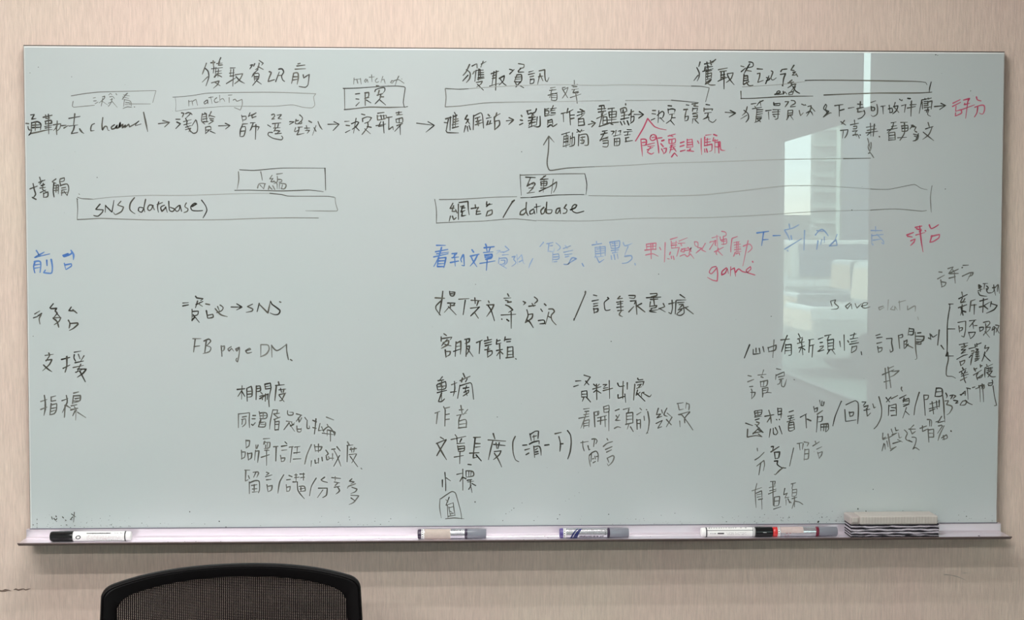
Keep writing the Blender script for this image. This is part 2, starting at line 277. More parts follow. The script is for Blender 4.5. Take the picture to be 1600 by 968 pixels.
 '3812,637 3863,622;3801,670 3827,673;3838,640 3827,691 3819,735;3856,618 3852,742;3816,743 3827,761 3929,764;3893,578 3904,596;3882,604 3878,720;3882,618 3915,603;3907,604 3900,706;3882,644 3926,636;3882,669 3929,654;3874,691 3926,680;3874,720 3929,706;4010,603 3988,640 4025,639 3999,676;4010,647 4032,683;3995,698 3981,756;4010,705 4017,749;4028,698 4039,734;4069,603 4065,734;4072,610 4135,580 4149,602 4160,719;4083,632 4127,617;4091,661 4138,646;4105,632 4102,690;4083,690 4149,668;4116,661 4113,697;4201,595 4215,609;4186,631 4230,620;4201,653 4193,682;4223,653 4215,682;4186,690 4237,675;4281,580 4270,616;4259,616 4311,587;4259,620 4260,682;4259,657 4304,649 4307,689 4263,733;4263,660 4263,733;4370,652 4432,645;4395,623 4436,643 4392,685;4506,601 4513,612;4498,644 4517,648;4491,688 4520,674;4557,560 4594,553;4561,560 4568,593 4598,578;4645,541 4634,571 4598,586;4605,585 4620,600;4576,622 4634,615;4605,600 4601,703;4572,651 4638,637;4579,673 4635,662;4576,710 4642,688;4612,629 4576,695;4653,615 4646,688;4679,611 4679,695 4657,706 4627,702;4723,541 4723,607;4723,548 4759,537;4734,559 4756,559 4756,585 4730,585;4726,607 4767,596;4800,511 4782,555;4778,541 4826,533;4774,559 4815,552;4782,577 4818,577;4778,599 4818,592;4752,643 4749,687;4752,651 4789,636 4797,680;4752,665 4789,661;4775,687 4749,706;4786,687 4797,702 4833,680'),
('handwriting','K',1.9,'black phrase continuing the middle flow row',
 '4874,584 4918,573;4892,584 4896,657;4936,536 4925,577;4925,577 4980,547;4951,562 4959,686;4959,598 4995,595;4962,631 4992,624;5047,543 5088,561;5025,569 5084,565;5065,547 5062,598;5021,602 5091,576;5032,635 5084,590;5032,627 5033,693;5032,635 5080,627 5088,686 5033,693;5036,660 5084,656;5125,682 5188,667;5154,652 5191,667 5155,704;5224,513 5268,505 5272,538;5213,542 5283,535;5217,568 5283,557;5202,627 5291,586;5246,509 5243,641;5261,612 5258,678;5265,612 5294,611 5295,670 5262,678;5261,645 5295,641;5225,700 5306,677;5261,560 5225,700;5305,538 5364,530;5342,534 5339,663;5313,567 5383,560 5379,611;5313,567 5320,619 5379,611;5317,593 5379,585;5306,641 5380,633;5335,677 5350,681;5298,670 5402,659;5420,538 5427,578;5423,538 5468,526 5479,559 5431,574;5446,545 5442,574;5468,490 5468,501;5431,603 5498,588;5457,567 5454,633;5424,633 5498,618;5420,655 5435,684;5450,651 5461,677;5483,647 5498,684;5520,544 5517,654;5516,566 5542,559;5524,610 5546,603 5542,647 5513,669;5498,596 5512,581;5546,588 5635,588;5594,562 5635,588 5590,621'),
('handwriting','K',1.8,'short black note under the middle flow row, left half',
 '4878,775 4952,752;4900,789 4893,877;4900,793 4937,782 4937,862;4900,818 4937,811;4900,844 4937,837;4893,884 4952,866;4922,760 4919,892;4959,789 4956,869;4959,811 4996,796 4993,869 4952,884;4978,759 4974,869;5022,730 5048,752;5018,752 5084,737;5062,730 5048,752;5037,774 5033,877;5037,781 5107,770 5122,803 5122,869 5092,873;5055,803 5092,796;5052,825 5085,825 5078,854 5052,854;5070,796 5066,854'),
('handwriting','K',1.7,'short black note under the middle flow row, right half',
 '5254,744 5299,736;5240,773 5299,758;5233,824 5306,795;5277,751 5233,832;5258,832 5307,824 5303,883 5259,883;5262,810 5306,806;5262,854 5303,850;5336,743 5365,743 5343,773;5380,736 5373,787;5402,743 5424,735 5417,765;5358,787 5425,772;5366,809 5366,875;5369,813 5414,805 5410,868 5366,875;5369,838 5410,835;5388,809 5388,868;5484,728 5521,728;5454,750 5528,742;5491,750 5484,779;5462,779 5513,772;5469,801 5473,831;5469,805 5499,798;5466,838 5532,827'),
('handwriting','R',1.9,'red phrase hanging from the red roof mark',
 '5562,830 5632,713 5672,624 5735,697 5780,716 5843,728;5610,815 5618,889 5626,970;5614,815 5658,819 5655,867 5621,870;5625,845 5658,841;5706,778 5695,808 5714,826 5743,815 5751,785 5721,771 5702,786;5714,800 5743,793;5769,804 5806,800;5754,793 5770,866 5777,940;5662,867 5736,848;5677,881 5736,874;5670,911 5722,888;5699,889 5670,933 5707,951 5729,940;5803,829 5825,822;5796,855 5818,881;5803,903 5822,940;5825,899 5848,895 5841,932 5822,947;5862,785 5928,766;5877,778 5906,788;5869,814 5873,851;5873,818 5929,807 5929,843 5881,855;5899,818 5896,851;5885,873 5929,862;5881,888 5929,880;5899,866 5878,939;5911,888 5937,924;5896,976 5922,939 5948,968;5885,910 5929,902;5977,847 6011,836;5974,880 6011,869;5978,924 6022,913;6040,814 6037,887;6040,821 6085,813 6093,880;6044,843 6089,839;6044,865 6089,861;6037,887 6093,883;6041,917 6100,924;6071,902 6056,920;6137,828 6148,850;6170,806 6171,887 6175,953;6211,776 6263,769;6285,768 6315,779;6203,791 6200,872;6200,820 6256,809;6204,842 6256,835;6226,805 6226,872;6200,872 6271,857 6268,916 6249,923;6201,901 6205,931;6219,901 6227,931;6285,798 6278,827;6286,827 6323,820;6297,842 6345,834 6338,879 6297,879;6297,813 6298,938;6330,842 6335,938;6349,842 6353,908 6390,915'),
('handwriting','K',1.7,'black phrase at the right end of the middle flow row',
 '5716,551 5745,551;5712,580 5746,584;5705,639 5738,624;5775,554 5768,661;5761,595 5808,558 5823,576 5809,616 5779,624;5787,616 5824,653;5860,506 5893,509;5860,535 5864,576;5864,543 5897,535 5927,542 5920,564;5875,587 5920,579;5898,583 5890,631 5846,667;5894,616 5927,616;5887,645 5920,682;6030,498 6053,501;6005,542 6042,538;6031,542 6020,593 6017,634;6020,608 6050,600 6043,637 6017,645;6082,490 6134,483;6097,505 6138,512;6112,483 6109,512;6090,527 6087,556;6090,534 6135,527 6127,556;6090,575 6135,567;6090,582 6128,582 6128,622 6091,626;6094,604 6128,602;6091,626 6087,666;6113,637 6143,666;6212,493 6246,498;6194,526 6194,556;6198,537 6276,533 6268,548;6202,574 6261,566;6232,578 6224,607 6187,629;6195,625 6239,607 6239,636 6277,658 6306,632;6391,564 6488,570;6436,547 6488,570 6429,606'),
('handwriting','K',1.9,'black heading over the right flow',
 '6154,105 6143,145;6124,156 6147,204 6144,248 6129,277;6136,226 6099,274;6195,123 6235,115;6217,105 6224,145;6298,80 6269,112;6246,115 6298,82;6250,93 6258,130;6202,149 6195,182;6213,152 6269,145;6180,191 6273,166;6210,167 6207,284;6228,137 6225,255;6214,192 6262,181;6214,214 6262,203 6259,247;6214,240 6258,229;6214,266 6259,251;6207,299 6259,262 6237,291 6203,310;6211,284 6244,313 6296,314;6325,174 6406,158;6340,192 6399,184;6351,199 6348,261;6348,225 6385,217;6322,280 6385,250 6422,239;6377,192 6378,349;6351,247 6385,239;6407,210 6462,202 6444,253 6400,290;6407,217 6430,261 6471,310;6533,139 6562,146;6537,191 6577,157;6607,102 6644,109 6644,142 6592,154;6614,120 6592,157 6563,209;6585,179 6630,186;6563,216 6556,304;6563,231 6596,227 6601,275;6563,253 6597,249;6563,275 6601,267;6560,308 6608,282;6586,286 6608,317 6646,315;6685,164 6734,167;6686,208 6712,204 6705,245 6690,289 6742,270;6765,299 6794,229;6772,244 6813,251;6816,182 6831,192 6813,251 6831,266 6861,247;6772,274 6801,259;6905,188 6916,170 6961,164;6902,214 6950,206 6932,251 6925,317;6921,313 6924,318;7027,129 6998,173 7028,177;7017,195 7043,188 7010,221 7047,217;7047,206 7062,231'),
('marker_box','K',1.7,'black open box below the right heading',
 '6535,370 6539,440;6535,436 6610,436 6758,428 6907,418 7056,413 7206,411;7133,268 7204,265 7413,264 7652,265 7877,267 8177,271 8260,280 8272,300;8312,276 8298,331 8295,368;7310,401 7430,395 7639,386 7804,380 8029,379 8216,376 8318,369'),
('marker_box','L',1.2,'faint upper line of the open box below the right heading',
 '6549,330 6683,322 6906,306 7092,283 7130,279'),
('handwriting','K',1.9,'scribbled note end inside the open box',
 '6851,398 6903,379 6892,365 6870,376 6870,398 6918,394;6929,368 6929,398 6944,372 6963,394;7015,371 6982,383 6982,401 7012,397;6973,291 7025,283;6988,280 7010,265;7003,298 7014,309 6974,335;7003,309 7048,301 7018,346 6996,375;7018,324 7048,368 7082,386;7041,323 7015,397'),
('handwriting','K',1.7,'black phrase at the left end of the right flow row',
 '6395,564 6488,573;6439,547 6488,573 6432,606;6595,513 6581,561 6551,591;6566,546 6603,576 6608,620 6585,653;6592,590 6537,624;6632,487 6677,480;6744,454 6707,472 6685,502;6714,461 6722,502;6644,531 6729,516;6666,509 6685,539 6675,649;6685,539 6741,538;6685,561 6737,557;6689,583 6737,575;6678,605 6730,597;6682,619 6730,612 6701,641 6667,656;6686,619 6720,649;6841,472 6845,497;6841,486 6900,479 6897,497 6849,499;6767,549 6819,542;6793,560 6798,626;6834,538 6901,537;6830,560 6898,556;6834,582 6894,578;6883,545 6880,619 6857,626;6842,597 6857,604;6949,464 6982,463 6949,511;7005,452 7035,456 7042,478 7001,500;6998,511 7043,507;6976,544 6969,625;6976,544 7020,541 7017,588;6976,570 7013,566;6976,589 7013,585;6984,596 6965,629;6999,592 7025,629;7080,544 7092,592 7118,566;7102,485 7128,496;7136,491 7141,496;7162,507 7192,499 7185,536 7152,595;7192,514 7207,529 7226,551;7148,566 7185,551 7208,587;7309,602 7364,565 7379,565;7326,487 7337,498 7327,528 7342,572;7326,487 7308,528 7357,550 7305,602'),
('handwriting','K',1.8,'black words after the ampersand in the right flow row',
 '7412,498 7487,487;7453,498 7455,594;7461,542 7499,531;7540,521 7592,512;7625,482 7670,486;7651,460 7648,512;7618,526 7678,511;7630,519 7626,556 7679,548;7686,541 7694,570 7664,607 7631,619;7749,467 7793,452;7753,504 7757,541;7757,511 7783,515 7780,540 7757,544;7805,485 7813,526 7806,577 7769,596 7754,585;7843,503 7884,496;7862,503 7866,570;7921,492 7930,562;7914,525 7948,517 7952,554 7926,558;7977,466 7963,510;7963,503 8004,495 7990,539 7956,569;7970,510 8012,558;8018,436 8026,443;8041,443 8037,447;8093,427 8116,430;8038,495 8079,484;8075,487 8065,554;8091,517 8166,502;8127,457 8126,590;8101,428 8119,429;8117,487 8173,483;8131,450 8126,590;8225,442 8204,564;8225,442 8315,423;8255,427 8259,438;8285,423 8292,434;8229,457 8234,523;8248,457 8285,453 8282,494;8248,475 8285,471;8248,494 8286,490;8293,457 8323,449 8316,523;8248,512 8316,505;8286,516 8272,553;8256,538 8294,530 8283,575 8310,590;8346,502 8451,491;8406,471 8451,491 8395,529'),
('handwriting','R',1.9,'upper red two character word right of the flow arrow',
 '8519,470 8586,437;8515,500 8590,462;8549,500 8546,537;8546,559 8543,588 8603,559 8595,529 8546,544;8620,440 8676,425 8654,462;8631,470 8624,484 8677,469;8602,529 8722,484;8661,440 8641,606;8740,410 8748,436 8782,447;8726,506 8782,487 8813,491 8817,535 8799,569 8769,558;8753,506 8746,558 8724,595'),
('handwriting','K',1.7,'short black note under the right flow row, left half',
 '7470,645 7485,656 7515,675;7504,634 7478,667;7467,726 7538,719 7528,763 7509,793;7494,734 7487,796;7560,674 7635,659;7597,630 7602,674;7590,689 7620,685 7617,707 7587,711;7580,733 7628,726 7606,748 7618,777;7584,770 7629,763 7644,796;7651,766 7654,768;7710,696 7793,681;7747,659 7753,777;7718,725 7801,710;7785,666 7775,777;7707,747 7816,732;7749,740 7719,770;7832,780 7835,784'),
('handwriting','K',1.8,'short black note under the right flow row, right half',
 '7942,654 7987,646;7947,687 7992,680;7906,721 7999,702;7965,654 7951,702 7906,747;7921,747 7922,817;7921,747 7977,739 7982,805;7925,772 7978,765;7926,795 7978,791;7922,813 7982,809;8032,650 8093,648;8040,679 8045,731;8040,683 8097,676 8097,724 8045,731;8045,705 8097,701;8066,657 8068,746 8027,813;8004,791 8087,786;8131,675 8161,683;8146,672 8120,709;8131,690 8176,690 8161,723;8169,731 8184,738;8154,757 8200,768 8189,805 8151,820;8162,775 8185,782;8199,753 8170,819;8288,649 8300,686;8266,708 8334,686;8326,693 8297,760 8241,804;8244,738 8290,775 8343,815'),
('handwriting','K',1.8,'black row label beside the first database box',
 '40,1287 105,1262;69,1240 79,1295 90,1338 71,1367 93,1382;60,1364 93,1382;128,1182 138,1215;120,1229 174,1207;152,1211 130,1244;141,1258 170,1247;130,1280 177,1273;159,1236 151,1294;133,1320 180,1298;155,1294 187,1316 201,1312;162,1323 161,1363;165,1327 201,1316 197,1356 165,1363;275,1196 238,1222 274,1236;256,1236 248,1301 255,1359;256,1258 296,1250 294,1330;259,1280 295,1276;259,1301 295,1298;277,1258 273,1316;311,1200 307,1221;314,1196 350,1185 346,1214 310,1221;310,1229 317,1258;310,1258 375,1243 389,1286 373,1345;324,1279 360,1272;324,1298 367,1290;323,1323 374,1316;327,1301 323,1345;345,1308 373,1345'),
('marker_box','G',1.2,'long thin box drawn around SNS (database)',
 '459,1373 467,1381;467,1362 503,1373 611,1379;2204,1321 2313,1332 2364,1345 2604,1346 2743,1347 2794,1356;463,1381 466,1461 461,1559;461,1564 529,1561 673,1553 933,1561 1150,1567 1730,1563 2093,1550 2355,1544 2647,1545;478,1331 485,1336;2801,1360 2805,1411 2823,1470 2815,1481 2531,1479'),
('marker_box','L',.9,'ghosted top line of the box around SNS (database)',
 '611,1379 683,1369 791,1359 1080,1343 1442,1342 1877,1326 2204,1321'),
('handwriting','K',1.8,'SNS (database) in black inside the long thin box',
 '668,1424 628,1471 696,1475 689,1496 648,1533 612,1527;718,1434 714,1496;718,1438 775,1496 794,1391;856,1398 826,1431 880,1449 862,1489 804,1518 790,1500;979,1365 942,1416 938,1474 981,1509;1014,1481 1021,1452 1064,1459 1042,1496 1017,1485;1080,1379 1064,1459 1071,1492;1148,1437 1115,1430 1097,1466 1115,1481 1137,1459 1141,1437 1158,1473;1199,1401 1187,1444 1194,1495;1184,1426 1231,1408;1249,1433 1216,1451 1227,1488 1256,1459 1260,1444 1274,1495;1289,1397 1296,1480 1325,1488 1343,1466 1303,1451;1383,1433 1346,1466 1361,1488 1383,1473 1390,1429 1404,1487;1448,1411 1434,1444 1462,1465 1455,1487 1426,1498;1499,1444 1542,1418 1521,1414 1488,1444 1498,1476 1542,1483 1593,1480;1586,1385 1622,1436 1633,1480 1599,1545'),
('marker_box','K',1.2,'black box around two small characters at left centre',
 '1933,1107 2060,1113 2314,1091 2707,1090;2707,1089 2711,1178 2714,1291;1922,1125 1925,1195 1910,1282;1888,1295 2022,1293 2313,1299 2568,1291 2692,1305;2711,1090 2715,1287'),
('handwriting','G',1.6,'two small characters inside the left centre box',
 '2125,1125 2139,1201;2095,1274 2110,1234 2168,1234;2117,1245 2150,1281;2161,1238 2150,1281;2227,1157 2205,1190 2234,1186;2234,1186 2215,1216 2248,1215;2241,1208 2270,1230;2270,1146 2321,1139;2274,1164 2274,1215 2241,1234;2285,1194 2314,1197 2314,1215 2292,1219;2201,1252 2193,1285;2201,1259 2226,1285;2233,1252 2251,1285;2273,1237 2273,1281;2295,1230 2291,1281;2306,1230 2350,1237 2353,1259 2335,1281 2306,1274;2321,1244 2313,1281'),
('marker_box','G',1.1,'long thin box drawn around slash database, left end',
 '3712,1372 3727,1468 3727,1592;3753,1374 3951,1370 4245,1352 4466,1345;3727,1589 3878,1581 4172,1569 4341,1554 4467,1550 4644,1567'),
('marker_box','G',1.1,'long thin box drawn around slash database, right end',
 '7755,1265 7921,1269 8169,1223 8229,1257 8290,1271;7758,1462 7991,1450 8240,1470 8285,1464;8334,1234 8321,1338 8331,1479'),
('marker_box','L',1.0,'faint upper line running right from the box below the arrow',
 '5131,1334 5605,1336 6200,1323 6916,1242 7275,1237 7755,1265'),
('marker_box','L',1.0,'faint lower line running right under slash database',
 '4647,1563 5132,1567 5607,1541 6202,1534 6694,1512 7278,1474 7758,1462'),
('marker_box','K',1.3,'black box around two characters right of centre',
 '4496,1143 4507,1333;4496,1148 4687,1142 4909,1134 5093,1133;4503,1355 4599,1352;4599,1352 4835,1329 5087,1324;5093,1133 5112,1229 5105,1324'),
('handwriting','K',1.7,'two black characters inside the right of centre box',
 '4547,1166 4636,1170;4591,1175 4558,1252 4621,1216 4636,1230 4606,1267;4569,1230 4628,1230;4577,1267 4621,1263 4577,1304;4562,1313 4629,1304;4732,1153 4680,1190 4754,1182;4717,1157 4695,1186;4687,1208 4691,1245;4691,1208 4743,1204 4739,1241 4691,1245;4717,1193 4710,1303;4691,1226 4739,1223;4673,1296 4769,1252;4688,1267 4747,1263;4802,1186 4784,1318;4769,1252 4835,1208 4828,1259 4806,1303'),
('handwriting','K',2.0,'slash database in bold black inside the second long box',
 '3878,1408 3852,1456 3892,1452;3885,1430 3870,1482 3914,1482;3903,1467 3918,1496;3856,1526 3845,1570;3874,1526 3885,1559 3907,1541;3929,1416 3929,1555;3936,1401 4017,1390 4021,1467 4028,1511;3951,1438 3981,1434;3958,1452 3988,1449;3973,1430 3951,1489 3988,1474;3966,1489 3958,1526 3995,1518;4084,1423 4087,1452;4047,1456 4113,1445;4113,1445 4091,1481 4128,1481;4098,1481 4091,1511 4135,1503;4190,1393 4187,1422 4238,1415;4216,1411 4187,1437;4198,1481 4183,1525;4198,1481 4238,1466 4238,1503 4194,1522;4444,1378 4422,1400 4385,1459 4341,1536;4422,1392 4444,1379;4555,1399 4551,1480 4570,1517;4551,1451 4504,1480 4496,1510 4526,1510 4555,1480;4622,1458 4588,1480 4588,1506 4622,1495 4625,1465 4633,1502;4647,1414 4651,1495;4629,1443 4684,1432;4717,1443 4688,1473 4695,1506 4718,1495 4729,1450 4736,1495;4743,1395 4743,1495 4784,1495 4791,1465 4751,1465;4865,1450 4836,1458 4825,1494 4843,1498 4865,1458 4869,1498;4924,1417 4902,1450 4930,1465 4919,1494 4895,1498;4961,1465 5006,1446 5020,1422 4998,1417 4976,1443 4984,1479 5021,1494 5084,1478'),
('marker_arrow','G',1.6,'long black arrow line turning up under the middle flow row, left end',
 '4760,790 4759,863 4755,936 4746,1010 4747,1054 4768,1101 4835,1096 4931,1082 5189,1068;4712,870 4760,790 4808,844'),
('marker_arrow','G',1.6,'long black arrow line turning up under the middle flow row, right end',
 '7497,986 7752,981;7735,851 7729,880 7747,925;7754,836 7758,880 7743,925;7732,936 7751,932 7782,976;7723,799 7751,895;7742,851 7728,873'),
('marker_arrow','L',1.2,'faint long shaft running right from the bent arrow',
 '5189,1068 5485,1055 5782,1035 6198,1022 6749,1002 6973,994 7497,986'),
('handwriting','B',2.1,'blue phrase beginning the blue row at centre',
 '3727,1794 3808,1794;3719,1853 3830,1831;3730,1872 3837,1857;3701,1901 3833,1871;3774,1813 3745,1908 3704,1986;3745,1916 3734,1989;3749,1912 3815,1905 3796,1997;3745,1938 3808,1934;3745,1964 3804,1960;3738,1989 3796,1989;3870,1871 3918,1864 3885,1897;3870,1908 3929,1901;3892,1879 3900,1982;3855,1952 3929,1938;3973,1879 3951,1923 3958,1945;3977,1879 3984,1982 3962,1978;4054,1834 4069,1856;4039,1893 4117,1875;4106,1879 4076,1938 4039,1982;4047,1901 4069,1945 4098,1989;4179,1783 4187,1801;4165,1816 4257,1805;4187,1820 4194,1849;4224,1812 4209,1849;4161,1860 4246,1853;4172,1878 4176,1908;4172,1882 4238,1875 4235,1904 4180,1908;4179,1893 4235,1892;4180,1923 4231,1915;4128,1960 4264,1937;4194,1923 4187,2022'),
('handwriting','P',1.8,'pale blue words continuing the blue row before the red words',
 '4283,1842 4316,1841 4279,1871;4320,1856 4342,1852;4360,1801 4397,1834 4342,1860;4334,1882 4390,1878;4305,1908 4298,1959;4305,1915 4371,1911 4375,1952 4342,1982;4323,1930 4357,1930 4353,1959 4320,1967;4312,1967 4371,2004;4423,1900 4453,1893 4438,1922 4460,1952 4423,1985;4467,1878 4475,1967;4475,1922 4512,1878 4527,1952 4538,1963;4490,1945 4519,1930;4615,1915 4589,1967 4578,2000'),
('handwriting','P',1.7,'pale blue slash and two characters in the middle of the blue row',
 '4711,1764 4712,1769;4704,1775 4681,1804;4744,1778 4800,1767;4763,1782 4759,1819 4755,1848;4755,1845 4807,1848 4811,1819;4778,1797 4796,1793;4829,1771 4870,1811 4841,1841;4800,1863 4796,1948;4804,1878 4852,1870 4856,1915 4800,1922;4807,1900 4852,1896;4811,1944 4837,1941;4914,1793 4933,1819;4896,1822 4963,1796;4900,1856 4985,1837;4911,1878 4978,1870;4915,1900 4948,1892;4904,1966 4941,1966 4978,1907 5019,1914 4941,1963;5071,1959 5086,1985'),
('handwriting','P',1.8,'pale blue pair of characters just before the red words',
 '5163,1789 5252,1774;5203,1755 5207,1781;5192,1811 5193,1892;5192,1811 5285,1803 5285,1888;5207,1826 5274,1822;5200,1848 5278,1840;5200,1870 5274,1862;5237,1803 5245,1892;5200,1892 5230,1951 5274,1922;5189,1900 5267,1892;5326,1763 5341,1818;5326,1763 5418,1748 5411,1811 5341,1818;5348,1774 5400,1770;5370,1759 5378,1811;5348,1796 5400,1792;5378,1818 5378,1855;5341,1840 5408,1833;5352,1862 5400,1855;5341,1888 5345,1922;5367,1877 5375,1922;5397,1873 5404,1914;5452,1766 5467,1796 5534,1773;5497,1803 5467,1877;5467,1892 5527,1888 5534,1914 5490,1951 5445,1958;5561,1958 5566,1973'),
('handwriting','F',1.7,'faded red words in the blue row, above game',
 '5667,1781 5671,1832;5667,1781 5757,1769 5753,1832;5675,1803 5749,1799;5653,1836 5757,1825;5708,1773 5713,1914;5727,1781 5727,1825;5661,1881 5727,1869 5776,1892;5790,1810 5802,1832;5842,1766 5839,1854 5836,1943;5890,1736 5953,1717;5972,1751 6047,1721;5898,1754 5902,1817;5898,1773 5954,1765;5898,1791 5950,1788;5943,1754 5939,1810;5902,1817 5973,1810 5962,1847 5951,1891;5891,1854 5884,1877;5865,1914 5880,1917;5899,1891 5903,1914;5917,1891 5925,1921;5965,1773 6025,1769;5987,1773 5995,1795;5988,1839 6025,1817 6018,1854 5988,1847;6025,1839 6070,1832 6085,1810 6063,1869;5981,1891 6025,1876 6048,1895 6077,1869 6111,1913;5995,1825 6055,1817;6055,1810 6085,1847;6114,1758 6144,1762 6148,1802 6122,1795 6114,1762;6144,1810 6182,1817 6133,1862;6215,1773 6182,1832 6219,1850;6152,1839 6130,1862;6278,1721 6337,1706;6300,1750 6315,1743 6308,1787 6316,1795;6259,1765 6263,1758 6293,1754;6256,1828 6300,1758;6322,1698 6331,1817;6367,1661 6404,1669 6408,1698 6382,1706;6352,1713 6360,1743;6360,1743 6412,1728 6413,1772 6368,1780;6368,1754 6412,1750;6382,1713 6386,1783;6301,1850 6383,1809;6338,1817 6316,1861 6324,1876;6331,1839 6376,1883;6468,1724 6513,1709;6464,1728 6454,1809 6454,1850;6483,1765 6536,1754;6487,1787 6543,1779;6491,1809 6547,1805;6509,1757 6510,1846;6524,1757 6525,1839;6488,1831 6547,1824;6495,1854 6481,1891;6495,1854 6548,1846;6503,1869 6533,1861 6537,1880;6570,1798 6629,1779 6652,1816 6615,1854;6614,1746 6593,1854 6568,1980'),
('handwriting','R',1.9,'red word game',
 '6317,1987 6280,1995 6254,2039 6273,2054 6310,2017 6325,1995 6333,2054 6329,2121 6288,2114 6240,2088;6414,1998 6374,2032 6370,2065 6404,2047 6422,2002 6434,2050;6455,1991 6452,2073;6456,2017 6489,1998 6501,2076;6504,2039 6527,2009 6564,2032 6609,2039 6643,2009 6639,1987 6602,2017 6605,2039 6681,2065;6657,1939 6662,1946'),
('handwriting','B',2.1,'blue characters beside the reflected window, after the word game',
 '6696,1675 6804,1660;6759,1668 6742,1790;6756,1738 6801,1735;6848,1700 6914,1698'),
('handwriting','P',1.9,'pale blue scrawl across the reflected window',
 '6956,1647 7033,1629 7087,1599;6997,1593 7003,1629;6956,1653 6980,1688 7005,1742;7016,1700 7023,1736;6958,1825 7112,1730;7142,1652 7138,1831;7244,1694 7303,1640 7364,1700;7256,1652 7316,1658;7269,1747 7258,1825;7305,1735 7293,1783;7328,1712 7329,1759;7377,1795 7437,1735 7449,1789 7389,1795;7448,1688 7425,1747;6982,1837 6991,1843'),
('handwriting','P',1.9,'pale blue character right of the reflected window',
 '7766,1651 7869,1651;7808,1616 7809,1663;7773,1699 7881,1687;7773,1687 7774,1770;7821,1687 7882,1746 7889,1770;7786,1741 7858,1729;7870,1764 7883,1776;7780,1776 7786,1785'),
('handwriting','R',2.3,'lower red two character word, alone at the right',
 '8104,1692 8164,1669;8111,1704 8153,1710;8141,1746 8183,1728 8172,1758 8142,1788;8182,1621 8242,1609;8194,1633 8243,1651 8219,1662;8189,1692 8273,1668;8224,1609 8238,1734 8258,1847;8206,1639 8236,1639;8276,1650 8281,1655;8314,1597 8333,1632 8399,1597;8334,1704 8412,1686 8407,1716 8353,1752 8329,1758;8340,1698 8323,1758'),
('handwriting','G',1.5,'words save data, partly faded',
 '7395,2307 7443,2295 7432,2325 7468,2361 7456,2379 7402,2385;7395,2313 7408,2355;7576,2325 7534,2355 7553,2379 7588,2331 7595,2379;7625,2331 7643,2373 7685,2331;7685,2355 7733,2343 7745,2325 7703,2325 7691,2361 7722,2373 7764,2361'),
('handwriting','L',1.5,'faded second word after save',
 '7890,2355 7848,2367 7855,2391 7897,2367;7938,2295 7933,2391;7981,2355 7957,2385 8000,2391 7999,2355 8024,2391;8041,2307 8048,2391;8035,2319 8101,2301;8120,2355 8120,2391 8180,2355 8193,2355 8193,2403;8218,2457 8225,2481'),
('handwriting','B',2.3,'blue row label at the left edge',
 '90,1847 111,1890 78,1908 158,1861;75,1908 208,1877;100,1897 150,1890;78,1945 63,1992 73,2047;70,1948 121,1945 127,1992 120,2043;70,1978 121,1970;70,2007 120,1999;182,1934 184,1981;222,1927 232,1992 224,2050 191,2052 152,2047 167,2025;374,1875 327,1890 338,1901 403,1875 410,1857;403,1846 424,1883 422,1926;340,1963 351,2014;344,1977 402,1966 405,1985 358,2017'),
('handwriting','K',2.1,'black row label below the blue one at the left edge',
 '68,2423 111,2397;56,2459 89,2448;129,2419 96,2441;125,2430 107,2466 113,2514;235,2331 205,2368 216,2375 267,2372 252,2397 270,2415 233,2463;266,2419 302,2459;233,2459 302,2456 287,2489 243,2521;251,2474 269,2496 282,2543;233,2463 269,2496;397,2361 375,2394 432,2397;411,2386 447,2415;370,2481 384,2511 376,2551;384,2511 453,2507 456,2518 416,2554 380,2573'),
('handwriting','K',2.2,'black row label third from the bottom at the left edge',
 '156,2803 229,2792;189,2781 196,2803 163,2854;163,2847 217,2840 195,2884 133,2942;141,2891 180,2928 212,2950;304,2840 376,2822;351,2814 350,2899 335,2954;317,2921 376,2892;420,2774 478,2763;420,2796 416,2826 430,2855;456,2793 470,2833;507,2807 477,2855;427,2870 499,2855;408,2914 499,2895;477,2884 440,2958;448,2928 527,2929 498,2965 447,3002;469,2950 515,3042;429,2958 484,2936'),
('handwriting','G',2.0,'black row label lowest at the left edge',
 '111,3225 165,3207;144,3170 151,3229 150,3295 138,3350;110,3298 164,3277;205,3185 205,3222;205,3185 245,3174;209,3222 245,3216;205,3244 193,3339;201,3258 255,3244 251,3303 232,3336 192,3347;211,3288 251,3281;204,3317 247,3303;303,3218 354,3200;343,3171 350,3229 305,3325;331,3259 323,3369;342,3262 378,3285;409,3149 452,3138;408,3171 397,3244;408,3174 470,3171 466,3215 397,3241;422,3200 466,3193;400,3222 458,3219;385,3266 436,3255;381,3303 443,3288;414,3274 436,3311;429,3288 424,3395;421,3310 399,3355;443,3325 515,3373'),
('handwriting','K',2.0,'SNS note with an arrow in the left column',
 '1408,2324 1458,2321;1407,2351 1458,2341;1524,2262 1535,2277 1593,2284 1571,2302;1542,2306 1523,2365;1527,2339 1589,2310;1546,2328 1585,2354;1491,2383 1490,2489;1498,2401 1549,2398 1541,2431 1497,2445;1501,2431 1555,2500;1515,2453 1490,2482;1615,2332 1651,2339;1621,2394 1632,2460;1628,2438 1679,2427 1683,2453 1635,2464;1702,2376 1752,2431 1810,2449;1746,2343 1774,2365 1760,2394 1716,2412;1724,2357 1741,2401;1847,2361 1946,2361;1899,2332 1946,2361 1898,2387;2041,2335 1993,2357 2044,2380 2037,2398 1985,2409;2103,2328 2084,2402;2103,2335 2182,2416 2205,2306;2209,2313 2219,2335 2292,2394 2277,2427 2241,2431 2204,2416;2289,2313 2300,2317'),
('handwriting','G',2.0,'faded four word note ending in DM in the left column',
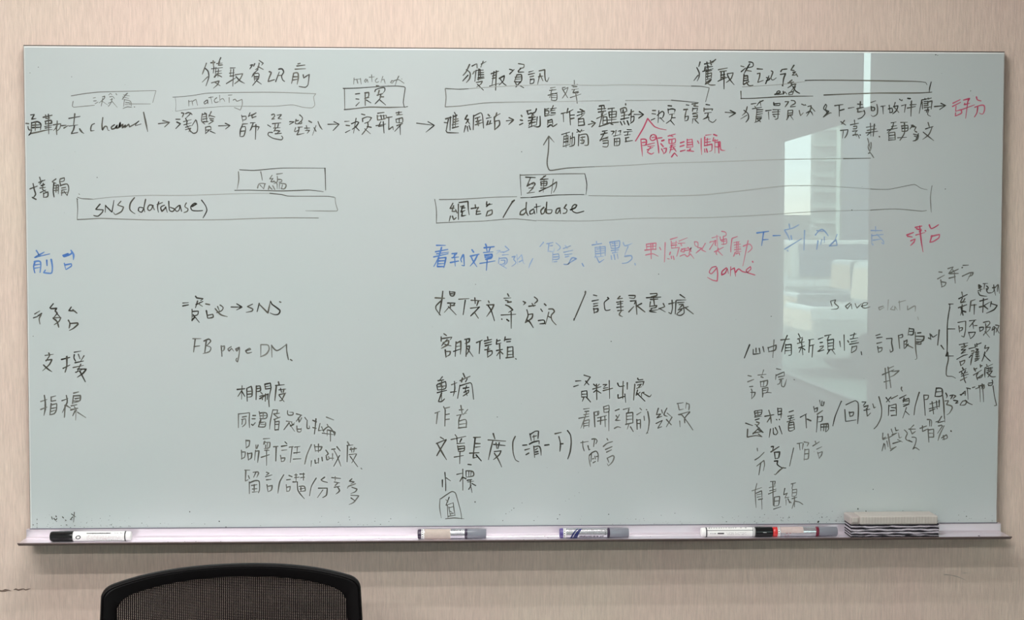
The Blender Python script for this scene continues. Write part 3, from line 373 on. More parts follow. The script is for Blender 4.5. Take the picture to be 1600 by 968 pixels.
 '1496,2651 1568,2651;1517,2658 1502,2772;1506,2724 1557,2717;1619,2662 1604,2776;1597,2673 1641,2655 1659,2673 1619,2717;1619,2717 1659,2732 1647,2769 1589,2787;1754,2717 1760,2813;1753,2725 1783,2718 1779,2754 1757,2769;1845,2725 1815,2747 1826,2765 1848,2740 1866,2765;1918,2732 1885,2747 1895,2766 1921,2736 1917,2791 1902,2865 1887,2850 1895,2832;1983,2762 2023,2751 2012,2740 1976,2762 1990,2784 2030,2777;2115,2707 2114,2817;2118,2707 2181,2711 2191,2748 2165,2792 2114,2817;2213,2711 2216,2821;2213,2714 2261,2762 2349,2704;2349,2704 2352,2770 2366,2844;2385,2844 2399,2853'),
('handwriting','K',2.0,'black phrase about articles under the blue row',
 '3785,2218 3778,2284 3752,2432;3715,2277 3800,2281;3767,2306 3723,2351 3722,2380 3763,2436;3848,2218 3855,2255 3885,2258 3896,2225 3852,2222;3852,2240 3892,2240;3829,2325 3899,2325 3877,2351;3855,2329 3855,2365;3840,2365 3800,2410;3837,2358 3907,2432;3892,2347 3855,2347;3933,2290 4025,2284;3992,2299 3973,2432;4047,2299 4135,2303;4080,2277 4084,2329;4113,2306 4099,2347;4040,2373 4124,2362;4121,2362 4084,2402 4043,2443;4076,2410 4113,2465;4206,2306 4213,2321;4191,2343 4257,2340 4239,2380 4191,2447;4202,2347 4232,2395 4261,2488;4383,2240 4394,2262;4350,2281 4412,2277;4364,2299 4387,2306;4383,2318 4416,2314;4365,2343 4394,2355 4431,2388 4394,2410;4324,2436 4457,2429;4416,2410 4417,2558;4328,2473 4331,2475;4376,2477 4394,2491;4527,2310 4549,2321 4531,2340;4631,2270 4660,2299 4631,2329;4579,2355 4638,2347;4609,2329 4623,2355;4561,2388 4572,2440 4546,2506;4572,2432 4616,2425 4609,2462 4550,2506;4565,2484 4587,2499 4620,2551;4723,2332 4738,2347;4690,2381 4705,2403;4668,2488 4720,2484 4728,2514 4683,2518;4764,2381 4801,2381 4816,2403 4787,2440 4794,2484 4831,2525;4764,2410 4735,2521;4757,2447 4787,2462'),
('handwriting','K',2.1,'bold black four characters below the article phrase',
 '3796,2609 3818,2624;3770,2639 3770,2676;3774,2654 3870,2639 3855,2661;3825,2661 3785,2705 3774,2720;3789,2691 3840,2669 3833,2706 3774,2742;3803,2706 3859,2720;3807,2757 3814,2824;3811,2772 3855,2772 3848,2802 3814,2820;3907,2683 3899,2817;3907,2698 3951,2676 3951,2750 3947,2795;3907,2728 3947,2721;3884,2772 3947,2750;3988,2661 4032,2654 4025,2684 3992,2698;4003,2669 4003,2735 3999,2817;4003,2728 4032,2721 4025,2765 3999,2809;4010,2743 4062,2817;4095,2691 4147,2669;4128,2684 4121,2791;4169,2676 4232,2662;4198,2639 4202,2662;4173,2699 4232,2684;4176,2721 4232,2706;4206,2728 4199,2758 4199,2825;4202,2773 4239,2765 4239,2795 4199,2825;4173,2758 4217,2751;4284,2662 4280,2699;4284,2677 4313,2669;4361,2640 4354,2673;4365,2662 4413,2658;4280,2706 4321,2695;4376,2684 4409,2680;4280,2765 4335,2754;4309,2706 4313,2840;4310,2773 4284,2810;4317,2773 4339,2795;4384,2732 4380,2829;4384,2736 4432,2729 4435,2825;4387,2773 4432,2766;4387,2803 4432,2799;4369,2832 4439,2825;4458,2840 4463,2844'),
('handwriting','K',2.0,'slash phrase about records right of the article phrase',
 '5105,2218 5104,2233 4998,2484;5103,2218 5102,2233;5000,2470 4998,2484;5179,2251 5209,2258;5165,2307 5224,2295;5180,2333 5220,2325;5180,2355 5217,2347;5180,2373 5187,2418;5180,2381 5221,2377 5217,2403 5184,2414;5309,2273 5321,2284 5280,2318 5280,2351 5291,2392 5332,2388;5425,2262 5399,2288 5447,2281;5395,2318 5451,2310;5403,2336 5447,2329;5395,2366 5455,2359;5429,2307 5433,2388;5403,2396 5455,2392;5440,2396 5418,2433 5448,2451;5506,2255 5566,2255 5559,2281 5514,2277;5522,2307 5574,2303 5559,2333;5574,2318 5582,2429;5507,2407 5552,2359;5626,2329 5581,2351;5589,2355 5656,2407;5670,2276 5804,2270;5707,2240 5767,2236 5767,2255 5715,2266;5708,2292 5775,2288;5737,2284 5745,2344;5708,2314 5701,2359;5708,2355 5768,2348 5760,2366 5708,2374;5701,2396 5775,2388;5723,2374 5701,2403 5761,2411;5827,2329 5842,2359 5783,2381;5790,2374 5846,2407;5879,2333 5931,2322;5909,2299 5913,2374 5902,2426 5880,2414;5983,2247 6028,2277;5946,2307 5940,2426;5954,2299 6036,2296;5961,2322 6021,2318;5976,2340 6014,2336 5977,2374;5969,2388 6059,2359;6014,2344 6022,2418 5985,2441 5955,2433;6029,2366 6108,2426;5999,2388 5955,2426'),
('handwriting','G',1.9,'faded black two character word near the right edge',
 '8412,2035 8440,2038;8401,2100 8463,2066;8430,2111 8442,2173;8436,2128 8481,2134 8470,2162 8439,2176;8496,2005 8547,1988 8525,2021 8503,2049;8508,2049 8593,2010;8514,2052 8594,2049;8542,2016 8565,2049;8509,2094 8566,2080;8560,2061 8567,2139;8638,1974 8689,1972;8630,1996 8633,1993;8634,2075 8702,2044 8736,2041 8725,2066 8697,2077;8713,2055 8678,2120'),
('handwriting','K',1.7,'tiny black word hugging the right edge above the bracket',
 '8789,2156 8793,2190;8792,2156 8818,2173 8793,2190;8792,2173 8812,2173;8784,2212 8824,2195;8807,2190 8807,2218;8787,2224 8802,2252 8868,2263;8832,2145 8875,2142;8846,2145 8841,2195;8864,2167 8881,2184 8864,2212;8864,2190 8876,2229 8910,2229;8921,2184 8944,2179;8932,2156 8936,2212 8916,2229;8935,2184 8951,2252;8944,2184 8972,2150 8967,2218;8977,2156 8987,2235'),
('handwriting','K',2.1,'uppermost line of the bracketed list at the right edge',
 '8631,2224 8640,2263;8603,2286 8682,2246;8637,2280 8621,2314;8660,2286 8644,2314 8621,2317;8624,2322 8666,2314;8602,2370 8678,2342;8636,2342 8636,2393 8623,2438;8627,2364 8633,2393 8646,2438;8634,2398 8671,2409;8718,2308 8757,2294;8718,2314 8708,2404;8718,2347 8769,2342;8752,2342 8751,2429;8803,2308 8877,2288;8837,2286 8833,2412;8801,2364 8844,2353;8838,2353 8895,2319;8844,2353 8879,2381;8912,2314 8904,2359;8912,2331 8969,2348 8941,2387 8868,2421'),
('marker_bracket','K',1.7,'tall black bracket with four arms at the right edge',
 '8510,2336 8550,2335;8519,2336 8519,2353 8504,2488;8520,2367 8507,2438 8499,2532 8500,2649 8502,2819;8521,2367 8509,2438;8506,2568 8571,2568;8489,2821 8560,2821;8442,2722 8469,2758;8501,2667 8500,2789 8489,2822 8507,2785 8513,2855 8498,2931 8496,2997 8506,3011 8554,3014 8583,3030;8489,2822 8560,2822'),
('handwriting','K',1.7,'second line of the bracketed list at the right edge',
 '8598,2508 8672,2495;8672,2499 8671,2579 8658,2645 8636,2635;8608,2541 8616,2598;8611,2560 8644,2555 8638,2579 8616,2588;8708,2492 8769,2485;8755,2492 8709,2548;8741,2522 8747,2565;8756,2537 8780,2537;8700,2598 8720,2659;8707,2602 8767,2598 8748,2636 8720,2659;8804,2555 8809,2591;8806,2555 8842,2551 8838,2574 8812,2588;8841,2508 8894,2497 8903,2513 8885,2537 8861,2556;8861,2518 8866,2584 8843,2631;8866,2556 8909,2551 8895,2579 8843,2621;8857,2593 8901,2647;8926,2565 8937,2546;8924,2579 8947,2565;8947,2546 8943,2626;8956,2532 8990,2537 8962,2598;8957,2556 8991,2607'),
('handwriting','K',1.8,'third line of the bracketed list at the right edge',
 '8616,2716 8694,2700;8659,2705 8664,2728;8635,2738 8692,2724;8678,2733 8636,2761;8636,2766 8679,2761 8641,2790;8636,2799 8674,2785;8594,2853 8656,2818 8694,2809;8623,2874 8633,2912;8623,2879 8671,2860 8662,2889 8633,2912;8707,2754 8764,2740;8764,2714 8769,2738;8780,2705 8783,2733;8785,2714 8821,2700;8731,2776 8757,2771 8755,2790 8732,2799;8746,2799 8733,2856 8726,2905;8732,2813 8711,2837;8774,2757 8798,2757 8774,2780;8779,2780 8776,2870;8770,2790 8803,2785;8772,2809 8803,2804;8773,2828 8808,2823;8766,2851 8809,2842;8766,2870 8799,2856;8793,2761 8790,2856;8864,2724 8855,2752 8898,2740 8875,2780;8860,2785 8851,2823 8833,2870;8851,2809 8880,2842 8912,2870'),
('handwriting','K',1.8,'fourth line of the bracketed list at the right edge',
 '8648,2931 8658,2950;8620,2976 8682,2941;8639,2969 8649,2988;8677,2960 8668,2978;8639,2993 8696,2974;8640,3011 8706,2993;8631,3052 8692,3021;8658,2988 8669,3045 8681,3073;8758,2936 8773,2964;8758,2950 8786,2938;8817,2903 8820,2929;8820,2917 8834,2913;8754,3002 8830,2955;8797,2979 8783,3007 8793,3045;8793,3031 8845,2993 8831,3021 8798,3031;8877,2903 8882,2913;8863,2932 8934,2899;8863,2936 8861,2988 8864,3021;8877,2941 8934,2932;8882,2960 8930,2946;8896,2932 8902,2969;8915,2932 8918,2960;8878,2979 8935,2960 8893,3019;8887,2984 8926,3017 8962,3017'),
('handwriting','K',1.5,'small word squeezed below the bracketed list',
 '8894,3088 8899,3102 8937,3092;8932,3048 8939,3074 8923,3102 8894,3088;8899,3078 8932,3074;8806,3099 8806,3121;8808,3104 8856,3092 8856,3116;8837,3085 8837,3121;8825,3104 8851,3102;8746,3120 8770,3113;8778,3130 8815,3116;8815,3103 8824,3252;8842,3089 8855,3252;8828,3096 8859,3096 8856,3127 8829,3130;8942,3103 8957,3198 8979,3286 8959,3290'),
('handwriting','K',1.8,'phrase end reaching the small word below the list',
 '8404,3122 8392,3200;8404,3125 8456,3129 8457,3193 8395,3200;8405,3159 8453,3156;8456,3142 8475,3265 8484,3407;8286,3189 8302,3379;8289,3189 8330,3190 8324,3223 8297,3230;8345,3271 8427,3251;8365,3251 8381,3366;8406,3244 8414,3319;8433,3237 8434,3298;8339,3318 8434,3292;8343,3339 8394,3319;8494,3170 8508,3197 8502,3214;8535,3194 8563,3187 8543,3224;8570,3190 8590,3197 8563,3224;8570,3238 8612,3245 8585,3268 8612,3262;8488,3244 8522,3241 8503,3278 8551,3292 8558,3312 8531,3360 8511,3373;8631,3184 8672,3174;8638,3190 8679,3150 8679,3191;8692,3123 8726,3130;8699,3130 8707,3231;8633,3279 8659,3245 8694,3245 8681,3279 8633,3285;8680,3238 8708,3262 8746,3279'),
('handwriting','K',1.9,'black phrase below save data, after the slash',
 '6638,2713 6590,2836;6672,2758 6672,2803 6736,2795;6698,2747 6699,2784;6728,2747 6736,2792;6762,2732 6774,2780;6811,2739 6819,2781;6811,2743 6886,2717 6879,2762 6819,2777;6866,2669 6857,2833;6930,2669 7009,2661;6990,2628 6968,2680 6939,2777;6976,2710 6969,2799;6976,2717 7028,2710 7029,2807 7007,2814;6976,2743 7025,2740;6976,2770 7025,2766;7095,2613 7110,2643;7088,2661 7133,2646;7103,2665 7111,2695;7133,2658 7122,2695;7088,2702 7148,2688;7100,2744 7153,2725;7126,2702 7138,2807;7126,2732 7104,2785;7138,2747 7157,2762;7193,2669 7238,2662;7201,2673 7195,2785;7202,2725 7243,2714;7232,2721 7225,2830;7284,2662 7325,2647;7299,2695 7322,2692;7299,2733 7333,2725 7322,2744 7277,2777;7285,2777 7337,2763;7343,2632 7400,2621;7381,2636 7367,2673;7370,2673 7375,2763;7374,2673 7427,2662 7424,2755;7374,2703 7423,2695;7375,2729 7424,2722;7375,2763 7435,2755;7390,2763 7368,2800;7413,2763 7443,2804;7484,2684 7492,2733;7524,2624 7530,2767;7559,2677 7570,2692;7585,2628 7637,2613;7622,2606 7608,2658;7585,2662 7653,2651;7593,2688 7646,2677;7578,2711 7661,2696;7601,2733 7594,2785;7601,2737 7646,2726 7639,2763 7598,2789;7688,2782 7693,2808'),
('handwriting','G',1.7,'faded two character word below the phrase after the slash',
 '6625,3001 6656,3008;6622,3060 6678,3038;6641,3105 6671,3102;6657,3128 6664,3143;6653,3158 6694,3158 6687,3188 6661,3218;6664,3143 6661,3218;6719,2997 6794,2990;6771,2949 6753,3008;6746,3012 6768,3020;6742,3057 6747,3106;6742,3061 6810,3046 6799,3098 6747,3106;6776,3053 6769,3106;6762,3121 6763,3196;6762,3124 6814,3113 6807,3158 6762,3166;6766,3143 6811,3136;6770,3166 6763,3203;6800,3158 6845,3162;6892,2938 6933,2945;6888,2994 6885,3039;6888,3001 6963,2968 6967,3001;6911,3016 6964,3005;6919,3039 6956,3031;6934,3039 6923,3076 6904,3084;6942,3046 6942,3099 6965,3106 6987,3039;7058,3039 7063,3042'),
('handwriting','K',1.9,'black phrase left of the tall bracket',
 '7826,2629 7864,2617;7834,2651 7883,2644;7835,2703 7880,2692;7843,2733 7851,2786;7847,2748 7884,2741 7881,2771 7851,2786;7925,2659 7978,2655 7974,2696 7987,2771 7964,2786 7960,2764;8038,2629 8051,2749;8041,2629 8075,2618 8076,2644 8046,2651;8091,2681 8092,2749;8091,2689 8121,2670 8114,2704 8092,2711;8107,2711 8176,2745;8130,2711 8100,2749;8139,2561 8128,2625;8143,2565 8181,2569 8174,2621 8136,2621;8143,2591 8177,2591;8196,2599 8202,2749 8215,2846 8200,2854;8219,2606 8249,2603;8204,2636 8280,2637 8273,2674 8205,2704;8212,2666 8265,2667;8205,2689 8250,2689 8251,2711 8213,2711;8322,2652 8337,2659;8348,2622 8363,2644 8401,2622;8423,2577 8410,2719;8336,2614 8345,2667'),
('handwriting','G',1.8,'faded mark like a hash below the phrase left of the bracket',
 '7917,2936 7931,3127;7943,2925 7973,3116;7891,2996 7997,2951;7951,2936 7996,2917;7982,2966 8050,2959 7997,3004 7960,3019;7908,3064 7968,3049;8075,3113 8071,3132 8083,3150'),
('handwriting','K',1.8,'black phrase beginning the long slanted line at lower right',
 '6607,3446 6671,3469;6626,3503 6623,3578 6706,3563 6759,3574;6689,3338 6697,3383;6692,3334 6760,3323 6749,3368 6697,3375;6719,3338 6723,3375;6700,3353 6749,3345;6693,3390 6753,3383;6697,3417 6734,3405;6708,3435 6735,3443 6720,3465 6697,3458;6676,3548 6735,3488 6743,3503;6679,3540 6758,3526;6720,3503 6766,3533;6712,3473 6773,3533;6728,3548 6762,3574;6787,3383 6870,3368;6824,3327 6840,3383 6848,3447;6840,3391 6810,3436;6907,3308 6911,3368;6907,3312 6944,3309 6938,3399;6914,3338 6944,3335;6915,3369 6945,3361;6896,3413 6900,3417;6923,3412 6926,3415;6841,3503 6830,3578;6867,3496 6871,3549 6894,3556;6886,3489 6909,3534 6894,3556;6923,3474 6950,3549;7016,3343 7054,3331;7005,3384 7058,3373;7013,3406 7058,3395;6998,3436 7066,3414;7035,3384 7014,3466;7013,3444 7014,3519 7044,3519 7067,3504;7021,3444 7059,3437 7067,3504;7021,3466 7063,3459;7021,3493 7063,3489;7122,3392 7178,3362;7171,3369 7180,3493;7186,3411 7221,3426;7246,3294 7257,3347;7253,3317 7283,3302 7276,3340 7261,3340;7301,3235 7313,3283;7324,3242 7321,3280;7343,3250 7336,3284 7317,3283;7280,3366 7329,3332;7284,3381 7275,3531;7288,3392 7330,3385 7323,3430 7292,3437;7315,3460 7316,3520;7323,3460 7383,3453 7388,3505 7369,3528;7346,3460 7342,3520;7368,3460 7361,3528;7316,3486 7384,3483;7505,3243 7509,3246;7505,3246 7450,3385 7429,3475'),
('handwriting','K',1.8,'black phrase continuing the long slanted line at lower right',
 '7551,3277 7638,3239 7664,3258 7669,3348 7663,3454;7540,3322 7549,3434 7647,3420;7582,3344 7590,3386;7582,3352 7624,3345 7617,3378 7590,3386;7702,3251 7740,3251 7714,3285;7721,3296 7759,3285;7759,3289 7745,3341;7722,3330 7775,3319;7744,3311 7753,3386 7783,3356;7804,3270 7816,3308 7831,3300;7860,3202 7888,3311 7882,3402 7845,3477 7819,3503;7928,3210 7963,3252;7974,3206 7933,3251;7978,3222 8038,3192;7956,3282 7953,3379;7960,3289 8024,3271 8029,3380;7979,3304 8017,3308;7972,3334 8010,3331;7980,3380 8025,3376;8057,3218 8117,3188;8099,3214 8092,3252;8088,3237 8144,3218 8145,3267 8092,3275;8099,3244 8137,3241;8096,3293 8145,3275;8123,3305 8090,3402;8116,3342 8150,3373;8242,3162 8244,3167;8241,3166 8206,3290 8196,3373'),
('handwriting','G',1.8,'faded short phrase at lower right ending with a dot',
 '7903,3545 7900,3598 7930,3583;7907,3605 7945,3590;7915,3643 7897,3711;7923,3651 7927,3696;7942,3620 7954,3673;7952,3553 7977,3696 8030,3674;7968,3583 8035,3545;7982,3508 7998,3553;8019,3493 8027,3523 8050,3515;7990,3560 8028,3545;8050,3545 8059,3591 8081,3583;8044,3606 8090,3629;7999,3643 8074,3621;7977,3711 8030,3674;8107,3516 8134,3546 8120,3599 8173,3629;8194,3471 8156,3508;8149,3508 8209,3508;8164,3516 8180,3553 8210,3531;8180,3584 8218,3591 8211,3652 8189,3697 8212,3682 8250,3705;8150,3614 8181,3629;8255,3501 8315,3479;8277,3478 8278,3531 8323,3509;8322,3418 8360,3426 8361,3479;8345,3433 8346,3479;8331,3509 8340,3630;8335,3516 8384,3509 8385,3584 8340,3584;8339,3547 8381,3547;8406,3441 8444,3426;8458,3389 8421,3449 8482,3434;8485,3389 8489,3442;8429,3479 8459,3472;8467,3479 8423,3547;8482,3479 8446,3555 8427,3615;8461,3592 8506,3562 8515,3593 8469,3607;8476,3570 8484,3607;8548,3525 8552,3531'),
('handwriting','K',2.1,'black word before the last slash at lower right',
 '6850,3669 6872,3665 6865,3699;6847,3718 6922,3669;6881,3721 6889,3782;6881,3721 6930,3718 6919,3774 6892,3778;6881,3804 6912,3801;6912,3804 6908,3834 6950,3865 6988,3869;6965,3865 6935,3887 6890,3932 6883,3928'),
('handwriting','G',1.7,'faded single character before the last slash',
 '6718,3683 6721,3706;6697,3792 6738,3766 6783,3721;6716,3849 6783,3796 6788,3841 6777,3894;6753,3819 6736,3931'),
('handwriting','G',1.7,'faded slash and last word at lower right',
 '7061,3681 7025,3850;7095,3640 7144,3632;7114,3640 7122,3700;7151,3640 7144,3692;7159,3625 7204,3633 7189,3663;7167,3693 7161,3798;7167,3700 7205,3693 7198,3783 7160,3787;7167,3738 7201,3734;7242,3663 7302,3625;7264,3618 7272,3640;7280,3693 7325,3671;7288,3723 7304,3780;7292,3731 7333,3716 7326,3746 7304,3780'),
('handwriting','G',1.5,'lowest faded three character word at lower right',
 '6673,4082 6763,4052;6718,4014 6703,4082 6712,4240;6711,4105 6763,4082 6768,4150;6719,4120 6756,4112;6723,4142 6764,4135;6734,4165 6772,4158;6764,4165 6769,4256;6846,3996 6891,3993 6884,4030;6835,4053 6891,4038;6839,4083 6899,4068;6828,4113 6899,4083;6868,4000 6874,4219;6885,4143 6882,4226;6885,4143 6934,4136 6923,4219 6886,4226;6889,4181 6923,4177;6878,4256 6946,4234;6982,4061 6971,4121 7005,4106;7005,4106 6983,4151 7021,4144;6994,4166 6995,4219;7013,4159 7029,4197;7025,4182 7044,4197;7042,4020 7083,4009;7057,4024 7050,4061;7054,4069 7051,4137;7054,4076 7095,4069 7089,4129 7055,4137;7058,4103 7088,4099;7051,4159 7096,4144;7074,4144 7075,4235;7074,4182 7052,4250;7082,4182 7119,4190 7154,4213'),
('handwriting','K',1.8,'black four character line in the fourth column',
 '5015,3049 5063,3046;4997,3101 5041,3087;5093,2994 5153,3012 5097,3087;5108,3049 5138,3083;5071,3146 5071,3198;5075,3146 5120,3139 5124,3199;5075,3172 5120,3169;5075,3198 5124,3195;5094,3198 5079,3236;5116,3199 5154,3243;5183,3079 5198,3094;5235,3080 5205,3109;5175,3124 5250,3102;5209,3079 5213,3221;5209,3132 5183,3154;5216,3139 5250,3162;5272,3083 5309,3080 5280,3102;5276,3117 5317,3110;5272,3139 5358,3117;5328,3046 5332,3210;5406,3069 5421,3099 5466,3095;5458,3054 5455,3125 5455,3214;5496,3065 5496,3125;5410,3177 5411,3211 5474,3192;5474,3170 5482,3248;5593,3024 5600,3039 5641,3036;5567,3080 5556,3226;5578,3062 5652,3054 5641,3088;5593,3088 5630,3077 5600,3110;5586,3118 5630,3103;5593,3133 5578,3185 5616,3155;5586,3162 5661,3237;5653,3155 5631,3163 5631,3192;5646,3163 5668,3178 5706,3196 5720,3178'),
('handwriting','G',1.8,'faded line below the black four character line in the fourth column',
 '5091,3310 5143,3303;5102,3333 5139,3329;5094,3363 5139,3355;5046,3396 5139,3378;5117,3340 5102,3392 5065,3489;5091,3422 5091,3489;5095,3422 5143,3408 5140,3475;5098,3445 5139,3437;5099,3467 5140,3460;5188,3340 5196,3475;5191,3340 5232,3329 5229,3363 5191,3370;5221,3341 5221,3363;5277,3288 5281,3341;5280,3289 5325,3274 5325,3333 5281,3341;5288,3311 5322,3307;5325,3333 5326,3513;5221,3393 5303,3371;5221,3423 5303,3408;5251,3385 5248,3453;5288,3378 5293,3475;5385,3326 5422,3311;5393,3371 5408,3393 5423,3364;5408,3393 5386,3416 5430,3416;5378,3491 5408,3476 5434,3483;5460,3315 5519,3300;5512,3312 5505,3349;5490,3349 5490,3446;5493,3349 5549,3342 5550,3439;5494,3379 5546,3372;5494,3409 5546,3405;5483,3454 5550,3439;5513,3454 5498,3498;5528,3476 5554,3521;5587,3364 5624,3342;5616,3304 5631,3319;5676,3316 5680,3320;5587,3409 5591,3499;5591,3417 5621,3409 5621,3491;5595,3446 5617,3447;5654,3379 5658,3417;5688,3335 5703,3424 5692,3514 5678,3540;5788,3305 5770,3365 5811,3357 5774,3395 5819,3380;5767,3447 5827,3417 5782,3492 5819,3477;5818,3320 5826,3350;5867,3305 5841,3365 5871,3380;5871,3350 5916,3388;5916,3388 5864,3477;5864,3410 5909,3459;5964,3261 6020,3253;5972,3268 5983,3321 6021,3313;6050,3253 6043,3306;6054,3261 6076,3268 6073,3321;5976,3365 6081,3336;6081,3343 6036,3396 6036,3440;5983,3365 6006,3366 6066,3441 6112,3508;5988,3425 5992,3478'),
('handwriting','G',1.8,'two character word right of the closing bracket in the lowest middle rows',
 '5066,3623 5134,3612;5083,3610 5085,3659 5097,3700;5132,3652 5142,3693 5149,3686;5168,3591 5202,3588 5217,3607 5206,3633;5194,3592 5185,3659;5146,3738 5142,3769 5156,3844;5146,3742 5172,3716 5206,3703 5221,3716 5229,3746 5225,3799;5165,3723 5161,3799;5176,3776 5184,3771;5197,3750 5201,3776;5210,3754 5225,3750;5180,3812 5203,3799;5309,3586 5318,3601;5275,3660 5311,3630 5360,3615;5296,3688 5356,3662;5306,3713 5351,3692;5313,3769 5327,3807;5313,3769 5364,3745 5377,3755 5368,3792 5346,3822 5323,3841 5314,3822'),
('handwriting','K',1.9,'black two character line heading the lower middle list',
 '3781,3006 3748,3046;3740,3043 3792,3035;3729,3083 3737,3128;3737,3076 3810,3050 3810,3113 3740,3128;3774,3046 3773,3224;3744,3098 3807,3091;3759,3076 3788,3106;3733,3154 3818,3132;3773,3158 3744,3236 3773,3236 3799,3213;3866,3080 3914,3062;3892,3050 3895,3121 3881,3184;3858,3150 3907,3143;3973,2976 3988,3010;3943,3043 4036,3002;3966,3017 3958,3054;4010,3025 3995,3054;3943,3084 3921,3206;3943,3091 4040,3062 4054,3084 4069,3214;3973,3114 4025,3106;4003,3091 3988,3151;3980,3151 4025,3129 4021,3151 3973,3184;3995,3136 4010,3181'),
('handwriting','G',1.8,'second line of the lower middle list',
 '3714,3343 3755,3328;3736,3340 3725,3440;3792,3284 3807,3314;3803,3299 3847,3288;3807,3314 3803,3462;3807,3358 3844,3351;3810,3403 3844,3399;3951,3273 3962,3344;3936,3314 3973,3311;4014,3311 3973,3359;3914,3366 4003,3344;3951,3359 3932,3411 3932,3478;3936,3418 3995,3404 4003,3433 3999,3478;3940,3448 3995,3441;3929,3482 4003,3474'),
('handwriting','K',2.0,'black bracketed line of the lower middle list',
 '3762,3567 3792,3585;3725,3626 3814,3589;3814,3593 3780,3649 3729,3738;3736,3633 3773,3701 3817,3775;3899,3545 3914,3567;3862,3589 3995,3560;3914,3575 3917,3619;3958,3582 3943,3612;3917,3627 3984,3623;3921,3649 3929,3701;3925,3657 3984,3649 3980,3694 3932,3698;3929,3679 3980,3672;3891,3753 3973,3739;3943,3701 3940,3813;4069,3571 4132,3568;4084,3575 4069,3709;4088,3627 4129,3628;4088,3661 4129,3657;4032,3717 4118,3713;4069,3717 4066,3762 4099,3754;4092,3732 4140,3788;4251,3535 4266,3583;4203,3594 4366,3606;4247,3606 4225,3695 4207,3777;4255,3636 4359,3647;4277,3621 4285,3673;4307,3621 4296,3673;4262,3703 4325,3696 4307,3733 4255,3777;4262,3718 4299,3778 4329,3845;4456,3562 4436,3605 4432,3654 4439,3727 4459,3781 4488,3798;4526,3645 4563,3642;4546,3689 4587,3677;4556,3733 4582,3718;4592,3538 4604,3601;4594,3545 4643,3514 4672,3514 4667,3582;4628,3553 4631,3601;4618,3567 4652,3557;4587,3635 4623,3616 4677,3604 4677,3631;4628,3655 4636,3757;4633,3660 4677,3655 4692,3684 4696,3738;4643,3689 4662,3675;4643,3709 4667,3704;4643,3731 4670,3723;4730,3646 4769,3641;4825,3539 4881,3527;4861,3566 4876,3632 4871,3702;4874,3634 4900,3632;4941,3510 4968,3549 4976,3622 4966,3710 4945,3773'),
('handwriting','K',1.8,'two characters above the ringed character',
 '3803,3895 3810,3977 3811,4066;3780,3965 3780,4029;3817,3947 3854,3973;4017,3821 4047,3825;3914,3914 3966,3903;3969,3866 3969,4060;3966,3940 3943,3978;3966,3940 3999,3955;3999,3881 3999,3933;4003,3881 4062,3888 4069,3926 4003,3940;4025,3881 4025,3933;4047,3888 4043,3929;4010,3970 4051,3963;4040,3971 4040,4030;4025,4053 4047,4015;4017,3985 4069,3978;4055,4000 4088,4019;4040,4015 4055,4083'),
('handwriting','G',1.4,'single faded character in a ring above the tray',
 '3758,4141 3754,4216 3769,4320;3765,4141 3817,4104 3869,4074 3899,4086 3928,4179 3951,4269 3958,4329;3810,4328 3891,4321 3980,4329;3843,4126 3813,4201;3813,4149 3832,4171;3817,4201 3880,4179;3825,4201 3832,4321;3880,4179 3888,4246 3899,4299;3847,4224 3876,4216;3847,4254 3869,4269;3850,4284 3884,4276;3832,4306 3895,4295;3839,4216 3854,4299'),
('handwriting','K',1.9,'black three character line heading the left list',
 '1896,3119 1966,3112;1941,3086 1936,3208;1937,3131 1903,3182;1940,3138 1965,3182;1984,3109 1987,3227;1984,3109 2025,3090 2032,3123 2028,3183 1991,3190;1991,3138 2028,3135;1991,3164 2028,3160;2072,3087 2068,3212;2072,3090 2105,3087 2108,3131 2072,3138;2076,3112 2105,3109;2149,3079 2156,3116;2149,3072 2200,3061 2207,3109 2156,3116;2156,3094 2200,3087;2204,3117 2185,3205 2188,3279;2112,3146 2126,3161;2101,3205 2178,3161;2126,3175 2126,3212;2156,3161 2152,3227;2178,3161 2170,3212;2104,3183 2156,3168;2274,3050 2281,3080;2248,3083 2325,3076;2255,3087 2247,3154 2240,3220;2280,3124 2339,3117;2292,3109 2302,3146;2324,3117 2317,3146;2280,3168 2339,3154;2331,3161 2302,3220 2287,3224;2280,3176 2324,3231'),
('handwriting','G',1.8,'faded second line of the left list',
